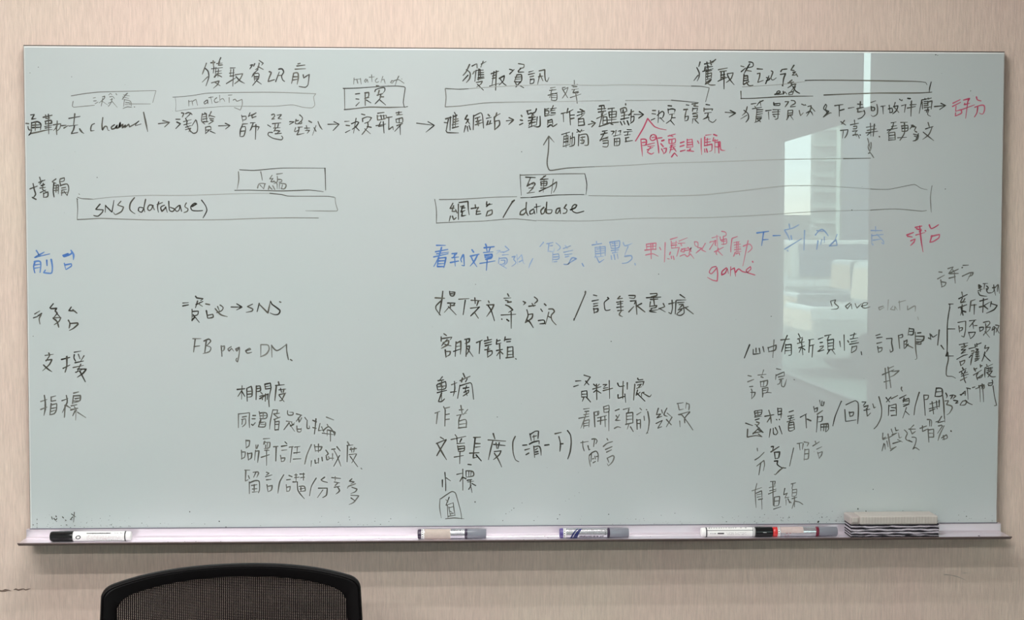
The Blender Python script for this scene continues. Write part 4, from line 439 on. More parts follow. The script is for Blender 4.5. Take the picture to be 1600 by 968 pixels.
 '1906,3345 1905,3470;1909,3345 2008,3334 2004,3412 2007,3471;1942,3374 1979,3367;1935,3397 1971,3389 1971,3434 1942,3463;1942,3404 1938,3441;2037,3360 2063,3360;2030,3390 2059,3390;2026,3441 2037,3452 2059,3427;2096,3323 2107,3390;2103,3338 2162,3338 2162,3383 2103,3390;2133,3338 2132,3390;2103,3364 2162,3360;2110,3397 2095,3427 2147,3420;2110,3405 2088,3464 2147,3464 2154,3427;2110,3442 2147,3442;2221,3309 2265,3309 2257,3346;2221,3309 2198,3412 2190,3486;2228,3346 2279,3339;2235,3353 2272,3383;2231,3398 2286,3376;2239,3398 2238,3494;2242,3420 2279,3413 2271,3494;2242,3442 2271,3442;2242,3494 2271,3490;2356,3317 2360,3354 2404,3354 2407,3332 2374,3331;2345,3413 2396,3420;2370,3428 2322,3491;2367,3428 2418,3506;2389,3420 2403,3450 2418,3428;2381,3457 2411,3443;2437,3346 2484,3358;2477,3361 2436,3413;2455,3384 2462,3421;2484,3384 2469,3413;2440,3458 2447,3510 2476,3510 2480,3480;2447,3487 2476,3487;2514,3380 2528,3399;2535,3406 2535,3480 2557,3480 2554,3458;2587,3406 2620,3421;2616,3392 2609,3466 2601,3532;2587,3473 2616,3480;2712,3377 2778,3403;2653,3436 2638,3503 2675,3496;2667,3466 2689,3518;2719,3444 2726,3459;2682,3503 2734,3466 2785,3533;2719,3496 2718,3548;2726,3496 2792,3518 2785,3548;2748,3503 2748,3600;2674,3525 2785,3540'),
('handwriting','G',1.9,'slashed third line of the left list',
 '1972,3587 1975,3661;1976,3591 2008,3592 2000,3640 1975,3657;1931,3681 1934,3763;1935,3697 1967,3697 1959,3746 1930,3758;1987,3706 1995,3771;1991,3714 2027,3706 2019,3755 1995,3767;2064,3633 2064,3665;2084,3633 2072,3665;2060,3682 2051,3771;2064,3690 2092,3686 2079,3792;2133,3576 2190,3572;2145,3600 2137,3625;2137,3608 2193,3609 2185,3658 2141,3666;2153,3633 2153,3666;2169,3617 2169,3674;2144,3682 2185,3682;2112,3747 2185,3723;2161,3682 2160,3821;2225,3650 2266,3646;2250,3650 2245,3780;2331,3605 2347,3622;2298,3646 2347,3638;2302,3683 2346,3679;2289,3731 2297,3785;2293,3756 2330,3752 2321,3781 2297,3787;2371,3654 2403,3650;2395,3658 2378,3793;2419,3654 2468,3647;2443,3659 2439,3716;2411,3708 2467,3701;2406,3765 2475,3761;2573,3631 2532,3724 2511,3810;2601,3635 2609,3692;2605,3651 2670,3651 2653,3684 2613,3688;2638,3627 2637,3700;2572,3782 2568,3831;2605,3774 2608,3806 2629,3798;2637,3758 2637,3803;2669,3750 2673,3782;2706,3684 2726,3717 2706,3733;2710,3742 2714,3774 2734,3766 2730,3742;2759,3676 2791,3672;2742,3758 2775,3758;2767,3717 2766,3774;2775,3676 2807,3734 2843,3832;2831,3734 2778,3832;2807,3652 2836,3689;2905,3607 2921,3636;2901,3640 2953,3636;2905,3644 2900,3791;2929,3677 2986,3669;2937,3661 2945,3702;2969,3661 2961,3702;2921,3726 2985,3718;2985,3726 2945,3800;2929,3742 2997,3837;3030,3853 3035,3859'),
('handwriting','G',1.8,'slashed lowest line of the left list',
 '1962,3865 2006,3865;1970,3869 1965,3967 1989,3955;1994,3918 2002,3943;2038,3886 2079,3882 2087,3894 2070,3931;2062,3886 2042,3930;2001,3975 2001,4082;2005,3983 2054,3963 2090,3968 2094,4049 2085,4074;2021,4008 2070,4000;2046,4000 2045,4057;2029,4041 2070,4037;2029,4069 2077,4066;2159,3886 2184,3894 2159,3911;2151,3927 2208,3911;2159,3956 2199,3952;2163,4001 2170,4058;2167,4017 2211,4009 2203,4050 2174,4066;2317,3911 2280,3977 2263,4079;2365,3916 2393,3928;2345,3957 2377,3953;2340,4002 2344,4059;2344,4026 2377,4018 2368,4059 2344,4063;2418,3912 2442,3912;2418,3936 2458,3933;2430,3904 2430,3969;2466,3904 2507,3904;2474,3937 2507,3933;2499,3896 2498,3961;2401,3977 2442,3977;2442,3977 2449,4059 2506,4133;2458,4019 2506,4019 2514,4060 2457,4068;2474,4027 2474,4060;2466,4043 2510,4035;2616,3942 2571,4019 2554,4105;2693,3934 2660,3958 2676,3971 2717,3983;2636,4036 2717,4036 2708,4102 2676,4122;2676,4052 2627,4122;2758,3938 2839,3947;2790,3930 2790,3963;2782,3979 2830,3988;2814,3988 2790,4012;2782,4028 2830,4020;2814,4029 2830,4061 2798,4090;2944,3951 2920,3972 2968,3980 2936,3996;2976,3997 2911,4021 2903,4037;2944,4029 2992,4046 2976,4070 2935,4087;2935,4103 3008,4108 2960,4169 2919,4189;2935,4128 2968,4152'),
('handwriting','K',1.5,'small leftover black marks above the tray at the left',
 '195,4288 202,4310;216,4303 231,4320 243,4303;293,4288 303,4299;235,4280 238,4288;320,4318 325,4323;377,4263 413,4289;402,4248 394,4337;387,4289 365,4315'),
]

# ------------------------------------------------------------------ the glass board
ZT, ZB, BW = 1.85, 0.9705, 1.80
def glass_mat(name, c, c2, rough):
    m = bpy.data.materials.new(name); m.use_nodes = True; n = m.node_tree; b = n.nodes['Principled BSDF']
    b.inputs['Roughness'].default_value = rough; b.inputs['IOR'].default_value = 1.5
    tcn = n.nodes.new('ShaderNodeTexCoord'); mp = n.nodes.new('ShaderNodeMapping'); mp.inputs['Scale'].default_value = (3.1, 3.1, 3.7)
    ns = n.nodes.new('ShaderNodeTexNoise'); ns.inputs['Scale'].default_value = 1; ns.inputs['Detail'].default_value = 2.5
    mx = n.nodes.new('ShaderNodeMix'); mx.data_type = 'RGBA'; mx.inputs[6].default_value = (*c, 1); mx.inputs[7].default_value = (*c2, 1)
    n.links.new(tcn.outputs['Object'], mp.inputs[0]); n.links.new(mp.outputs[0], ns.inputs['Vector'])
    n.links.new(ns.outputs['Fac'], mx.inputs[0]); n.links.new(mx.outputs[2], b.inputs['Base Color'])
    return m
GLASS = glass_mat('back_painted_glass', (0.500, 0.575, 0.570), (0.565, 0.595, 0.600), 0.0)
EDGE = mat('polished_glass_edge', (0.80, 0.83, 0.82), 0.25)
OUTLINE = mat('dark_outline', (0.10, 0.085, 0.075), 0.6)
ALU = mat('tray_aluminium', (0.86, 0.80, 0.86), 0.34, 0.70, noise=((1, 900, 900), .05, 2))
ALU_SHADE = mat('tray_underside_shade', (0.12, 0.085, 0.08), 0.5, 0.1)  # shade under the lip painted in as a dark copy of the aluminium
board = empty('glass_whiteboard', (0, 0, ZB), 'wide frosted green-white glass board covered in black, red and blue handwriting', 'whiteboard')
c = .0022
b = MB(); h = ZT - ZB
I = [(c, 0, 0), (BW - c, 0, 0), (BW - c, 0, h - c), (c, 0, h - c)]; O = [(0, .0012, 0), (BW, .0012, 0), (BW, .0012, h), (0, .0012, h)]; K = [(x, .006, z) for x, _, z in O]
b.poly(I, 0)
for i in range(4):
    j = (i + 1) % 4; b.poly([I[i], O[i], O[j], I[j]], 1); b.poly([O[i], K[i], K[j], O[j]], 1)
b.poly(K[::-1], 1)
b.build('glass_panel', [GLASS, EDGE], board)
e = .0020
b = MB(); b.box(-e, BW + e, .0061, WY - .0005, -.02, h + .0027); b.build('outline_slab', OUTLINE, board)  # dark slab behind the glass, slightly larger, draws a thin line round it
tray = MB(); X0, X1 = -.006, 1.806
prof = [(.0061, -.022), (.0061, .0), (-.003, .0), (-.0045, -.0012), (-.0045, -.0135), (-.0075, -.0158), (-.020, -.0156), (-.0205, -.0150), (-.0225, -.0150), (-.023, -.0156),
        (-.052, -.0160), (-.0565, -.0160), (-.0590, -.0140), (-.0612, -.0136)]
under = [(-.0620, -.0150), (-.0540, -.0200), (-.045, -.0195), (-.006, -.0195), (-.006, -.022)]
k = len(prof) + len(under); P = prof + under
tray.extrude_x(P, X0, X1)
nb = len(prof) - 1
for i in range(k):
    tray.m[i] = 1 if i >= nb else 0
tray_o = tray.build('pen_tray', [ALU, ALU_SHADE], board, label='long silver aluminium pen tray')
b = MB(); b.box(0, BW, -.0036, -.0031, -.0002, .0013); b.build('gap_shade_strip', mat('dark_gap_shade', (.12, .11, .15), .6), board)  # dark strip standing in for the shaded gap between glass and tray
# end caps of the shelf, small brushed wedges
for x in (X0 - .0004, X1 - .0008):
    b = MB(); b.extrude_x([(.006, -.012), (-.0045, -.012), (-.0045, -.0195), (.006, -.0195)], x, x + .0012); b.build('end_cap', ALU, board)

# ------------------------------------------------------------------ handwriting: every stroke is a strip of dried ink on the glass
def ink_mat(name, c, c2, rough=.28):
    m = bpy.data.materials.new(name); m.use_nodes = True; n = m.node_tree; b = n.nodes['Principled BSDF']
    b.inputs['Roughness'].default_value = rough; b.inputs['IOR'].default_value = 1.45
    at = n.nodes.new('ShaderNodeAttribute'); at.attribute_name = 'tone'
    tcn = n.nodes.new('ShaderNodeTexCoord'); ns = n.nodes.new('ShaderNodeTexNoise'); ns.inputs['Scale'].default_value = 420; ns.inputs['Detail'].default_value = 2
    n.links.new(tcn.outputs['Object'], ns.inputs['Vector'])
    ma = n.nodes.new('ShaderNodeMath'); ma.operation = 'MULTIPLY_ADD'; ma.inputs[1].default_value = .5; ma.use_clamp = True
    sb = n.nodes.new('ShaderNodeMath'); sb.operation = 'SUBTRACT'; sb.inputs[1].default_value = .25
    n.links.new(at.outputs['Fac'], sb.inputs[0]); n.links.new(ns.outputs['Fac'], ma.inputs[0]); n.links.new(sb.outputs[0], ma.inputs[2])
    mx = n.nodes.new('ShaderNodeMix'); mx.data_type = 'RGBA'; mx.inputs[6].default_value = (*c, 1); mx.inputs[7].default_value = (*c2, 1)
    n.links.new(ma.outputs[0], mx.inputs[0]); n.links.new(mx.outputs[2], b.inputs['Base Color'])
    return m
INK = {'K': ink_mat('black_ink', (.020, .019, .015), (.17, .165, .135)),
       'G': ink_mat('faded_black_ink', (.085, .085, .072), (.28, .285, .26)),
       'L': ink_mat('ghost_black_ink', (.24, .25, .23), (.42, .44, .42)),
       'R': ink_mat('red_ink', (.48, .045, .11), (.62, .20, .27)),
       'F': ink_mat('faded_red_ink', (.56, .16, .23), (.60, .33, .38)),
       'B': ink_mat('blue_ink', (.06, .17, .48), (.18, .33, .60)),
       'P': ink_mat('faded_blue_ink', (.23, .35, .58), (.39, .49, .62))}
def spline(p):
    """handwriting goes through its points: split at sharp corners, round the rest"""
    if len(p) < 3: return p
    out = [p[0]]
    for i in range(len(p) - 1):
        p0 = p[max(i - 1, 0)]; p1 = p[i]; p2 = p[i + 1]; p3 = p[min(i + 2, len(p) - 1)]
        d = (p2 - p1).length
        n = 1 if d < .0018 else min(6, 2 + int(d / .004))
        def tang(a, b_, c_):
            u = b_ - a; v = c_ - b_
            if u.length < 1e-9 or v.length < 1e-9: return (c_ - a) * .0
            cosang = u.dot(v) / (u.length * v.length)
            if cosang < .0: return Vector((0, 0))
            t = (u / u.length + v / v.length)
            return t.normalized() * min(u.length, v.length) * .9
        t1 = tang(p0, p1, p2) if i else Vector((0, 0)); t2 = tang(p1, p2, p3) if i < len(p) - 2 else Vector((0, 0))
        for q in range(1, n + 1):
            s = q / n; s2 = s * s; s3 = s2 * s
            out.append(p1 * (2*s3 - 3*s2 + 1) + t1 * (s3 - 2*s2 + s) + p2 * (-2*s3 + 3*s2) + t2 * (s3 - s2))
    return out
PX = 1.0 / 852.0
def tot_len(p): return sum((b_ - a_).length for a_, b_ in zip(p, p[1:]))
seq = 0
def write_strokes(name, ink, width, label, data, parent, y0=-.00012, origin=(0, 0)):
    global seq
    V = []; F = []; T = []
    for st in data.split(';'):
        pts = [Vector([float(q) / 5000 for q in s.split(',')]) for s in st.split()]
        if len(pts) == 1: pts.append(pts[0] + Vector((.001, 0)))
        sp = spline(pts); tone = min(.95, max(.0, random.gauss(.22, .19)))
        if tot_len(pts) > .2: tone *= .6
        wv = width * PX * random.uniform(.84, 1.10) / 2 * WSC
        y = y0 - (seq % 40) * .000004; seq += 1
        nn = len(sp); a = len(V); tot = sum((sp[i+1] - sp[i]).length for i in range(nn-1)) or 1e-6; run = 0
        ph = random.uniform(0, 6)
        rows = []
        def emit(c_, nrm, r, tn):
            V.append((c_.x - origin[0] + nrm.x * r, y, ZT - ZB - c_.y - nrm.y * r)); V.append((c_.x - origin[0] - nrm.x * r, y, ZT - ZB - c_.y + nrm.y * r)); T.extend([tn, tn])
        for i in range(nn):
            d = sp[min(i+1, nn-1)] - sp[max(i-1, 0)]
            if d.length < 1e-9: d = Vector((1, 0))
            d.normalize(); nr = Vector((-d.y, d.x))
            if i: run += (sp[i] - sp[i-1]).length
            s = run / tot
            # pressure: heavy at the start, a lighter middle and tail
            pr = 1.0 + .16 * math.sin(ph + s * 6) - .38 * max(0, s - .7) / .3 * (1 if tot > .008 else 0)
            tn = min(1, tone + ((.75 if tot > .2 else .22) * math.sin(PI * s) if tot > .05 else 0) + .12 * s)
            if i == 0:
                for g in (1.0, .5): emit(sp[0] - d * wv * g, nr, wv * (.25 if g == 1.0 else .85), tn)
            emit(sp[i], nr, wv * pr, tn)
            if i == nn - 1:
                for g in (.5, 1.0): emit(sp[i] + d * wv * g, nr, wv * pr * (.25 if g == 1.0 else .85), tn)
        k = (len(V) - a) // 2
        for i in range(k - 1): F.append((a + 2*i, a + 2*i + 1, a + 2*i + 3, a + 2*i + 2))
    me = bpy.data.meshes.new(name); me.from_pydata(V, [], F); me.materials.append(INK[ink])
    at = me.attributes.new('tone', 'FLOAT', 'POINT'); at.data.foreach_set('value', T)
    o = bpy.data.objects.new(name, me); COL.objects.link(o); o.parent = parent
    return props(o, label=label)
WSC = 1.08
for name, ink, width, label, data in INK_GROUPS:
    write_strokes(name, ink, width, label, data, board)
# specks of dried ink: those one can make out, then the powder that gathers above the tray
def from_px(u, v):      # photograph point -> board plane (x, height above board bottom)
    d = cam.matrix_world.to_3x3() @ Vector(((u - 800) / 2300, (484 - v) / 2300, -1)); tt = 2.71464744 / d.y
    return 0.775970504 + d.x * tt, 1.50021533 + d.z * tt - ZB
SPECKS = [(742.3,783.7,1.2),(815.6,785,.7),(803,793.5,.9),(799.4,796.5,.8),(796,799,.5),(790.6,802,.8),(785.6,812.7,.9),(834.4,812.7,.8),(840,807,.5),(296.5,799,1.1),(342.5,814,1.2),
          (353,823,1.2),(320,818,.7),(52,819.5,1.0),(60,105,.8),(47,114,.7),(112,120,.7),(152,277,.9),(815,237,.9),(874.5,803.5,.9),(871,810,1.0),(951,803,1.0),(905,769,.6),(898,774,.5),(889,779,.5),(883.5,782,.5),
          (1364,764,1.0),(1340.5,794.5,1.5),(1353,798,1.2),(1278,815,1.6),(1284,807,.9),(1233,808,.9),(1279,814,1.3),(1135,814.5,1.0),(1510,806,1.0),(1292,807,.8),(105,556,.9),(52,525,.7),
          (1516.5,142,.8),(1462,85.5,1.2),(1465,86.5,.8),(1331,328,1.1),(1477,295,1.0),(777,651,.9),(955,533,1.0),(1029,428,.9),(1205,494,.9),(743,444,.7),(1012,676,.9),(1272,705,.5),(744,469,.6)]
V = []; F = []
def speck(u, v, r, ar=1.0):
    x, z = from_px(u, v); a = len(V); k = 7; ph = random.uniform(0, 6)
    for q in range(k):
        rr = r * PX * random.uniform(.7, 1.15) * .95
        V.append((x + rr * ar * math.cos(ph + 2*PI*q/k), -.0004, z + rr * math.sin(ph + 2*PI*q/k)))
    F.append(tuple(range(a, a + k)))
for u, v, r in SPECKS: speck(u, v, r)
def tray_top(u): return 825.6 + (816.2 - 825.6) * (u - 47) / 1510
for _ in range(300):
    m_ = random.choice([130, 180, 540, 1010, 1245, 1290, 1330, 1450])
    u = min(1550, max(58, random.gauss(m_, 70))); v = tray_top(u) - abs(random.gauss(0, 8)) - 1.2
    speck(u, v, random.choice([.28, .3, .35, .45, .6]), random.choice([1, 1, 1.8]))
for _ in range(60):
    speck(random.uniform(60, 1550), random.uniform(90, 800), random.uniform(.25, .45))
me = bpy.data.meshes.new('ink_speck'); me.from_pydata(V, [], F); me.materials.append(mat('speck_ink', (.045, .045, .04), .6))
o = bpy.data.objects.new('ink_speck', me); COL.objects.link(o); o.parent = board; props(o, 'fine black ink specks and powder on the glass', kind='stuff')
# a few specks on the tray floor
b = MB()
for u_, y_, r_ in [(0.19,-.03,.0008),(0.245,-.018,.0009),(.26,-.05,.0008),(.29,-.048,.0008),(.31,-.049,.0009),(.355,-.05,.0009),(.50,-.03,.0007),(.45,-.052,.0007),(.566,-.053,.0011),(.64,-.03,.0008),
                   (.60,-.05,.0008),(.945,-.022,.0016),(.925,-.052,.0013),(.95,-.035,.0008),(.905,-.05,.0008),(1.75,-.045,.0018),(1.585,-.0605,.0012),(1.595,-.0605,.0014),(1.14,-.03,.0008),(.22,-.052,.0007)]:
    b.lathe_x([(-r_, r_*.3), (0, r_*.9), (r_, r_*.3)], 8)
    for q in range(len(b.v) - 24, len(b.v)):
        x, y, z = b.v[q]; b.v[q] = (x + u_, y + y_, z * .5 - .0155 + (.002 if y_ < -.06 else 0))
b.build('ink_crumb', mat('crumb', (.03, .03, .035), .7), board, kind='stuff', label='dark crumbs of ink in the tray')

# scuffs on the wallpaper, shallow rubbed marks
def scuff(pts, wd, c, lab):
    b = MB(); rows = []
    for i, (x, z) in enumerate(pts):
        r = wd * random.uniform(.4, 1.2) * (.3 if i in (0, len(pts) - 1) else 1); rows.append(((x, z + r), (x, z - r)))
    for (a1, a2), (b1, b2) in zip(rows, rows[1:]):
        b.poly([(a1[0], WY - .0004, a1[1]), (b1[0], WY - .0004, b1[1]), (b2[0], WY - .0004, b2[1]), (a2[0], WY - .0004, a2[1])])
    o = b.build('scuff_mark', mat('scuff_' + lab[:4].strip(), c, .8), wall_front, label=lab)
scuff([(-.075 + i * .0055, .8517 + .0009 * math.sin(i * 1.7)) for i in range(7)], .0022, (.20, .14, .11), 'dark scuff on the wallpaper at the left edge')
scuff([(-.038 + i * .0045, .8532 + .0011 * math.sin(i * 2.1) + i * .0001) for i in range(8)], .0016, (.07, .045, .03), 'darker end of the left scuff')
scuff([(1.706 + i * .0055, .8682 - .0000*i - .00018 * i * i) for i in range(9)], .0007, (.30, .27, .23), 'thin scuff on the wallpaper under the right end of the tray')
scuff([(1.742 + i * .003, .8708) for i in range(5)], .0005, (.38, .34, .29), 'pale scuff on the wallpaper under the right end of the tray')

# ------------------------------------------------------------------ markers on the tray
BLK = mat('black_plastic', (.008, .008, .009), .18); WPL = mat('white_plastic', (.90, .89, .88), .3)
SIL = mat('silver_foil', (.62, .62, .66), .25, .75); GCAP = mat('grey_translucent_cap', (.24, .25, .29), .22); DRING = mat('dark_purple_ring', (.035, .02, .05), .3)
PURP = mat('purple_plug', (.10, .07, .26), .3); REDP = mat('red_plug', (.62, .02, .02), .25); WINE = mat('wine_ring', (.16, .01, .03), .3)
NAVY = mat('navy_print', (.010, .016, .12), .4); KPR = mat('black_print', (.02, .02, .025), .5); GPR = mat('grey_print', (.30, .26, .28), .5)
PAPR = mat('worn_paper', (.56, .47, .42), .8, noise=((160, 300, 300), .12, 4)); PAPP = mat('worn_pink_paper', (.58, .47, .45), .8, noise=((160, 300, 300), .15, 4)); REDF = mat('red_print', (.35, .02, .02), .4)
PINKP = mat('pink_print', (.42, .20, .24), .5)
R = .0092; TF = ZB - .0160; YM = -.038
def wrap(b, pts, r, mi=0):
    """a patch of print lying on the barrel: (x, angle in degrees, 0 faces the room, 90 is up)"""
    b.poly([(x, -r * math.cos(math.radians(a)), r * math.sin(math.radians(a))) for x, a in pts], mi)
def strip(b, x0, x1, a0, a1, r, mi=0, n=1):
    for k in range(n):
        q0 = a0 + (a1 - a0) * k / n; q1 = a0 + (a1 - a0) * (k + 1) / n; wrap(b, [(x0, q0), (x1, q0), (x1, q1), (x0, q1)], r, mi)
def marker(x, label, roll=0):
    return empty('whiteboard_marker', (x, YM, TF + R + .0001), label, 'marker', 'whiteboard markers on the tray')
def glyph_row(b, x0, x1, a, r, h, pitch, dens=.85):
    x = x0
    while x < x1 - pitch:
        if random.random() < dens:
            wd = pitch * random.uniform(.45, .8)
            for s in range(random.choice([2, 2, 3])):
                xx = x + random.uniform(0, wd * .6); aa = a + random.uniform(-h, h) * .5
                if random.random() < .5: strip(b, xx, xx + wd * .35, a - h, a + h, r)
                else: strip(b, x, x + wd, aa - h * .25, aa + h * .25, r)
        x += pitch
def ring_profile(x0, x1, r, c_=.0008): return [(x0, r - c_), (x0 + c_, r), (x1 - c_, r), (x1, r - c_)]
# 1: black-capped white marker, far left
t = marker(.047, 'black-capped white marker lying at the left end of the tray')
b = MB(); b.lathe_x([(0, R * .80), (.0015, R * .93), (.004, R * .98), (.0245, R), (.025, R * 1.03), (.041, R * 1.03)], 28); b.build('cap', BLK, t, smooth=True)
b = MB(); b.lathe_x(ring_profile(.041, .1345, R * .97), 28); b.build('barrel', WPL, t, smooth=True)
b = MB(); b.lathe_x([(.1345, R * .80), (.136, R * .80), (.136, R * .93), (.142, R * .93), (.1445, R * .86), (.1455, R * .68)], 28); b.build('end_plug', WPL, t, smooth=True)
b = MB(); b.lathe_x([(.1340, R * .975), (.1356, R * .975)], 28); b.build('end_ring', KPR, t, smooth=True)
RR = R * .975
b = MB()
strip(b, .067, .109, 40, 50, RR); glyph_row(b, .066, .112, 46, RR, 9, .0026, 1.0); strip(b, .066, .112, 43.5, 45.5, RR); glyph_row(b, .113, .132, 48, RR, 6, .0026, .97)
for s_ in range(14):       # oval badge outline
    a0 = 2*PI*s_/14; a1 = 2*PI*(s_+1)/14
    f = lambda a, k: (.0515 + .0048 * k * math.cos(a) + .0006 * math.sin(a), -2 + 24 * k * math.sin(a))
    wrap(b, [f(a0, 1), f(a1, 1), f(a1, .60), f(a0, .60)], RR)
strip(b, .0500, .0507, -14, 10, RR); strip(b, .0520, .0527, -12, 12, RR)
glyph_row(b, .101, .131, -42, RR, 5, .0022, 1.0); strip(b, .078, .101, -45, -42, RR)
b.build('label_print', KPR, t, label='black lettering, badge and stripes')
b = MB()
for a_ in (17, 2, -13, -26): glyph_row(b, .067, .128 if a_ < 10 and a_ > -20 else .103, a_, RR, 3.0, .0021, .9)
b.build('small_print', PINKP, t, label='rows of tiny pinkish lettering')
# 2 and 3: silver markers with grey caps
def silver_marker(x, ln, capl, label, kind):
    t = marker(x, label)
    b = MB(); b.lathe_x([(0, R * .80), (.001, R * .93), (.0066, R * .98)], 28); b.build('end_plug', DRING if kind == 0 else PURP, t, smooth=True)
    b = MB(); b.lathe_x(ring_profile(.0066, ln, R), 28); b.build('barrel', SIL, t, smooth=True)
    b = MB(); b.lathe_x(ring_profile(ln, ln + .0045, R * 1.01), 28); b.build('neck_ring', DRING, t, smooth=True)
    b = MB(); b.lathe_x([(ln + .0045, R * .97), (capl - .001, R * .93), (capl, R * .86)], 28); b.build('cap', GCAP, t, smooth=True)
    RR = R * 1.012
    b = MB(); strip(b, .0068, .0118, -88, 88, R * 1.006, 0, 12); b.build('white_band', WPL, t)
    b = MB()
    for a_ in (-50, -22, 6, 34, 62): wrap(b, [(.0088 + .0011 * math.cos(q), a_ + 6.5 * math.sin(q)) for q in [i * PI / 4 for i in range(8)]], RR)
    b.build('dots', KPR, t); b = MB()
    if kind == 1:
        for a_ in (40, 12, -8): wrap(b, [(ln - .004 + .0009 * math.cos(q), a_ + 5 * math.sin(q)) for q in [i * PI / 4 for i in range(8)]], RR)
    if b.f: b.build('end_dots', KPR, t)
    if kind == 0:
        b = MB(); strip(b, .0125, .0600, -85, 85, R * 1.02, 0, 16); b.build('paper_patch', PAPR, t, label='worn beige paper patch')
        b = MB(); glyph_row(b, .0615, ln - .004, 58, RR, 9, .0028, 1.0); b.build('label_print', KPR, t)
        b = MB(); [glyph_row(b, .0610, ln - .004, a_, RR, 3.5, .0017, .95) for a_ in (14, 2, -10, -22, -36)]; b.build('small_print', mat('violet_print', (.16, .11, .17), .5), t)
    else:
        b = MB()
        for x_, wd in ((.019, .0042), (.024, .0085)):
            for k in range(14):
                a0 = -80 + k * 10.5; a1 = a0 + 10.5
                g = lambda a: .0135 * ((a + 80) / 147) ** 2
                fade = lambda a: 1 - .35 * (a + 80) / 147
                wrap(b, [(x_ + g(a0), a0), (x_ + g(a0) + wd * fade(a0), a0), (x_ + g(a1) + wd * fade(a1), a1), (x_ + g(a1), a1)], RR)
        b.build('swoosh', NAVY, t, label='two curved navy stripes')
        b = MB(); glyph_row(b, .036, ln - .003, -32, RR, 9, .0080, 1.0); glyph_row(b, .0375, ln - .003, -30, RR, 8, .0062, 1.0); glyph_row(b, .036, ln - .003, -34, RR, 9, .0062, 1.0)
        b.build('label_print', mat('dull_print', (.12, .10, .13), .5), t)
        b = MB(); strip(b, .037, ln - .003, 2, 5, RR); glyph_row(b, .062, ln - .004, 26, RR, 5, .004, .9); b.build('small_print', GPR, t)
    return t
silver_marker(.711, .0865, .1255, 'silver marker with worn beige paper patch and grey cap, left of the tray centre', 0)
silver_marker(.971, .0880, .1275, 'silver marker with curved navy stripes and grey cap, right of the tray centre', 1)
# 4: white marker, black cap to the right
t = marker(1.232, 'white marker with double black ring, its black cap touching the red-ended marker')
b = MB(); b.lathe_x([(.0, R * .72), (.001, R * .86), (.003, R * .93), (.0088, R * .94)], 28); b.build('end_plug', WPL, t, smooth=True)
b = MB(); b.lathe_x([(.0088, R * .97), (.0108, R * .97)], 28); b.build('end_ring', KPR, t, smooth=True)
b = MB(); b.lathe_x(ring_profile(.0108, .1005, R * .96), 28); b.build('barrel', WPL, t, smooth=True)
b = MB(); b.lathe_x(ring_profile(.1005, .133, R * 1.0), 28); b.build('cap', BLK, t, smooth=True)
RR = R * .966
b = MB(); strip(b, .0108, .0955, 28, 35, RR); glyph_row(b, .014, .09, 70, RR, 8, .0045, .8)
for x_ in (.0955, .0983): strip(b, x_, x_ + .0009, -85, 85, RR, 0, 12)
glyph_row(b, .0165, .029, -6, RR, 6, .0024, 1.0); strip(b, .030, .042, -13, 2, RR)
b.build('label_print', KPR, t, label='black stripe and lettering')
b = MB(); [glyph_row(b, .046, .086, a_, RR, 3, .0024, .7) for a_ in (5, -8, -20)]; b.build('small_print', GPR, t)
b = MB(); strip(b, .1145, .1205, 1, 6, R * 1.006); b.build('cap_mark', mat('pale_mark', (.6, .6, .6), .5), t)
# 5: silver marker with red plug
t = marker(1.3655, 'silver marker with red end, red stripes and worn pink patch, left of the eraser')
b = MB(); b.lathe_x([(0, R * .86), (.001, R * .95), (.0082, R * .97)], 28); b.build('end_plug', REDP, t, smooth=True)
b = MB(); b.lathe_x(ring_profile(.0082, .0800, R), 28); b.build('barrel', SIL, t, smooth=True)
b = MB(); b.lathe_x(ring_profile(.0800, .0855, R * 1.01), 28); b.build('neck_ring', WINE, t, smooth=True)
b = MB(); b.lathe_x([(.0855, R * .97), (.119, R * .93), (.120, R * .86)], 28); b.build('cap', GCAP, t, smooth=True)
RR = R * 1.012
b = MB(); strip(b, .0085, .0125, -88, 88, R * 1.006, 0, 12); b.build('white_band', WPL, t)
b = MB(); [wrap(b, [(.0105 + .0011 * math.cos(q), a_ + 6.5 * math.sin(q)) for q in [i * PI / 4 for i in range(8)]], RR) for a_ in (-42, -14, 14, 42, 66)]; b.build('dots', KPR, t)
b = MB(); strip(b, .0135, .0560, -4, 85, R * 1.02, 0, 10); b.build('paper_patch', PAPP, t, label='worn pinkish paper patch')
b = MB()
for x_ in (.0205, .0265): wrap(b, [(x_, -55), (x_ + .0042, -55), (x_ + .0062, -30), (x_ + .0068, -5), (x_ + .0030, -5), (x_ + .0012, -30)], RR)
b.build('stripe', REDF, t, label='two slanted dark red stripes')

# ------------------------------------------------------------------ felt eraser
t = empty('felt_eraser', (1.506, -.029, TF + .0001), 'beige-topped eraser with black and grey striped felt layers on the tray', 'eraser')
EB = mat('eraser_plastic', (.56, .52, .48), .55, noise=((300, 300, 20), .06, 3)); EB2 = mat('eraser_plastic_block', (.50, .44, .42), .5)
EL = .1640
b = MB(); b.box(.0185, EL, -.0245, .0225, .0238, .0400); b.build('grip', EB, t, bevel=.0025)
b = MB()
for k in range(26): b.box(.024 + k * .0055, .0247 + k * .0055, -.0249, -.0243, .0262, .0385)
b.build('grip_rib', mat('grip_groove', (.46, .42, .38), .6), t, kind='stuff')
b = MB(); b.box(.0, .019, -.0235, .0215, .0240, .0398); b.build('end_block', EB2, t, bevel=.003)
b = MB(); b.box(.0045, .0145, -.0252, -.0234, .0285, .0375); b.build('end_button', EB, t, bevel=.0012)
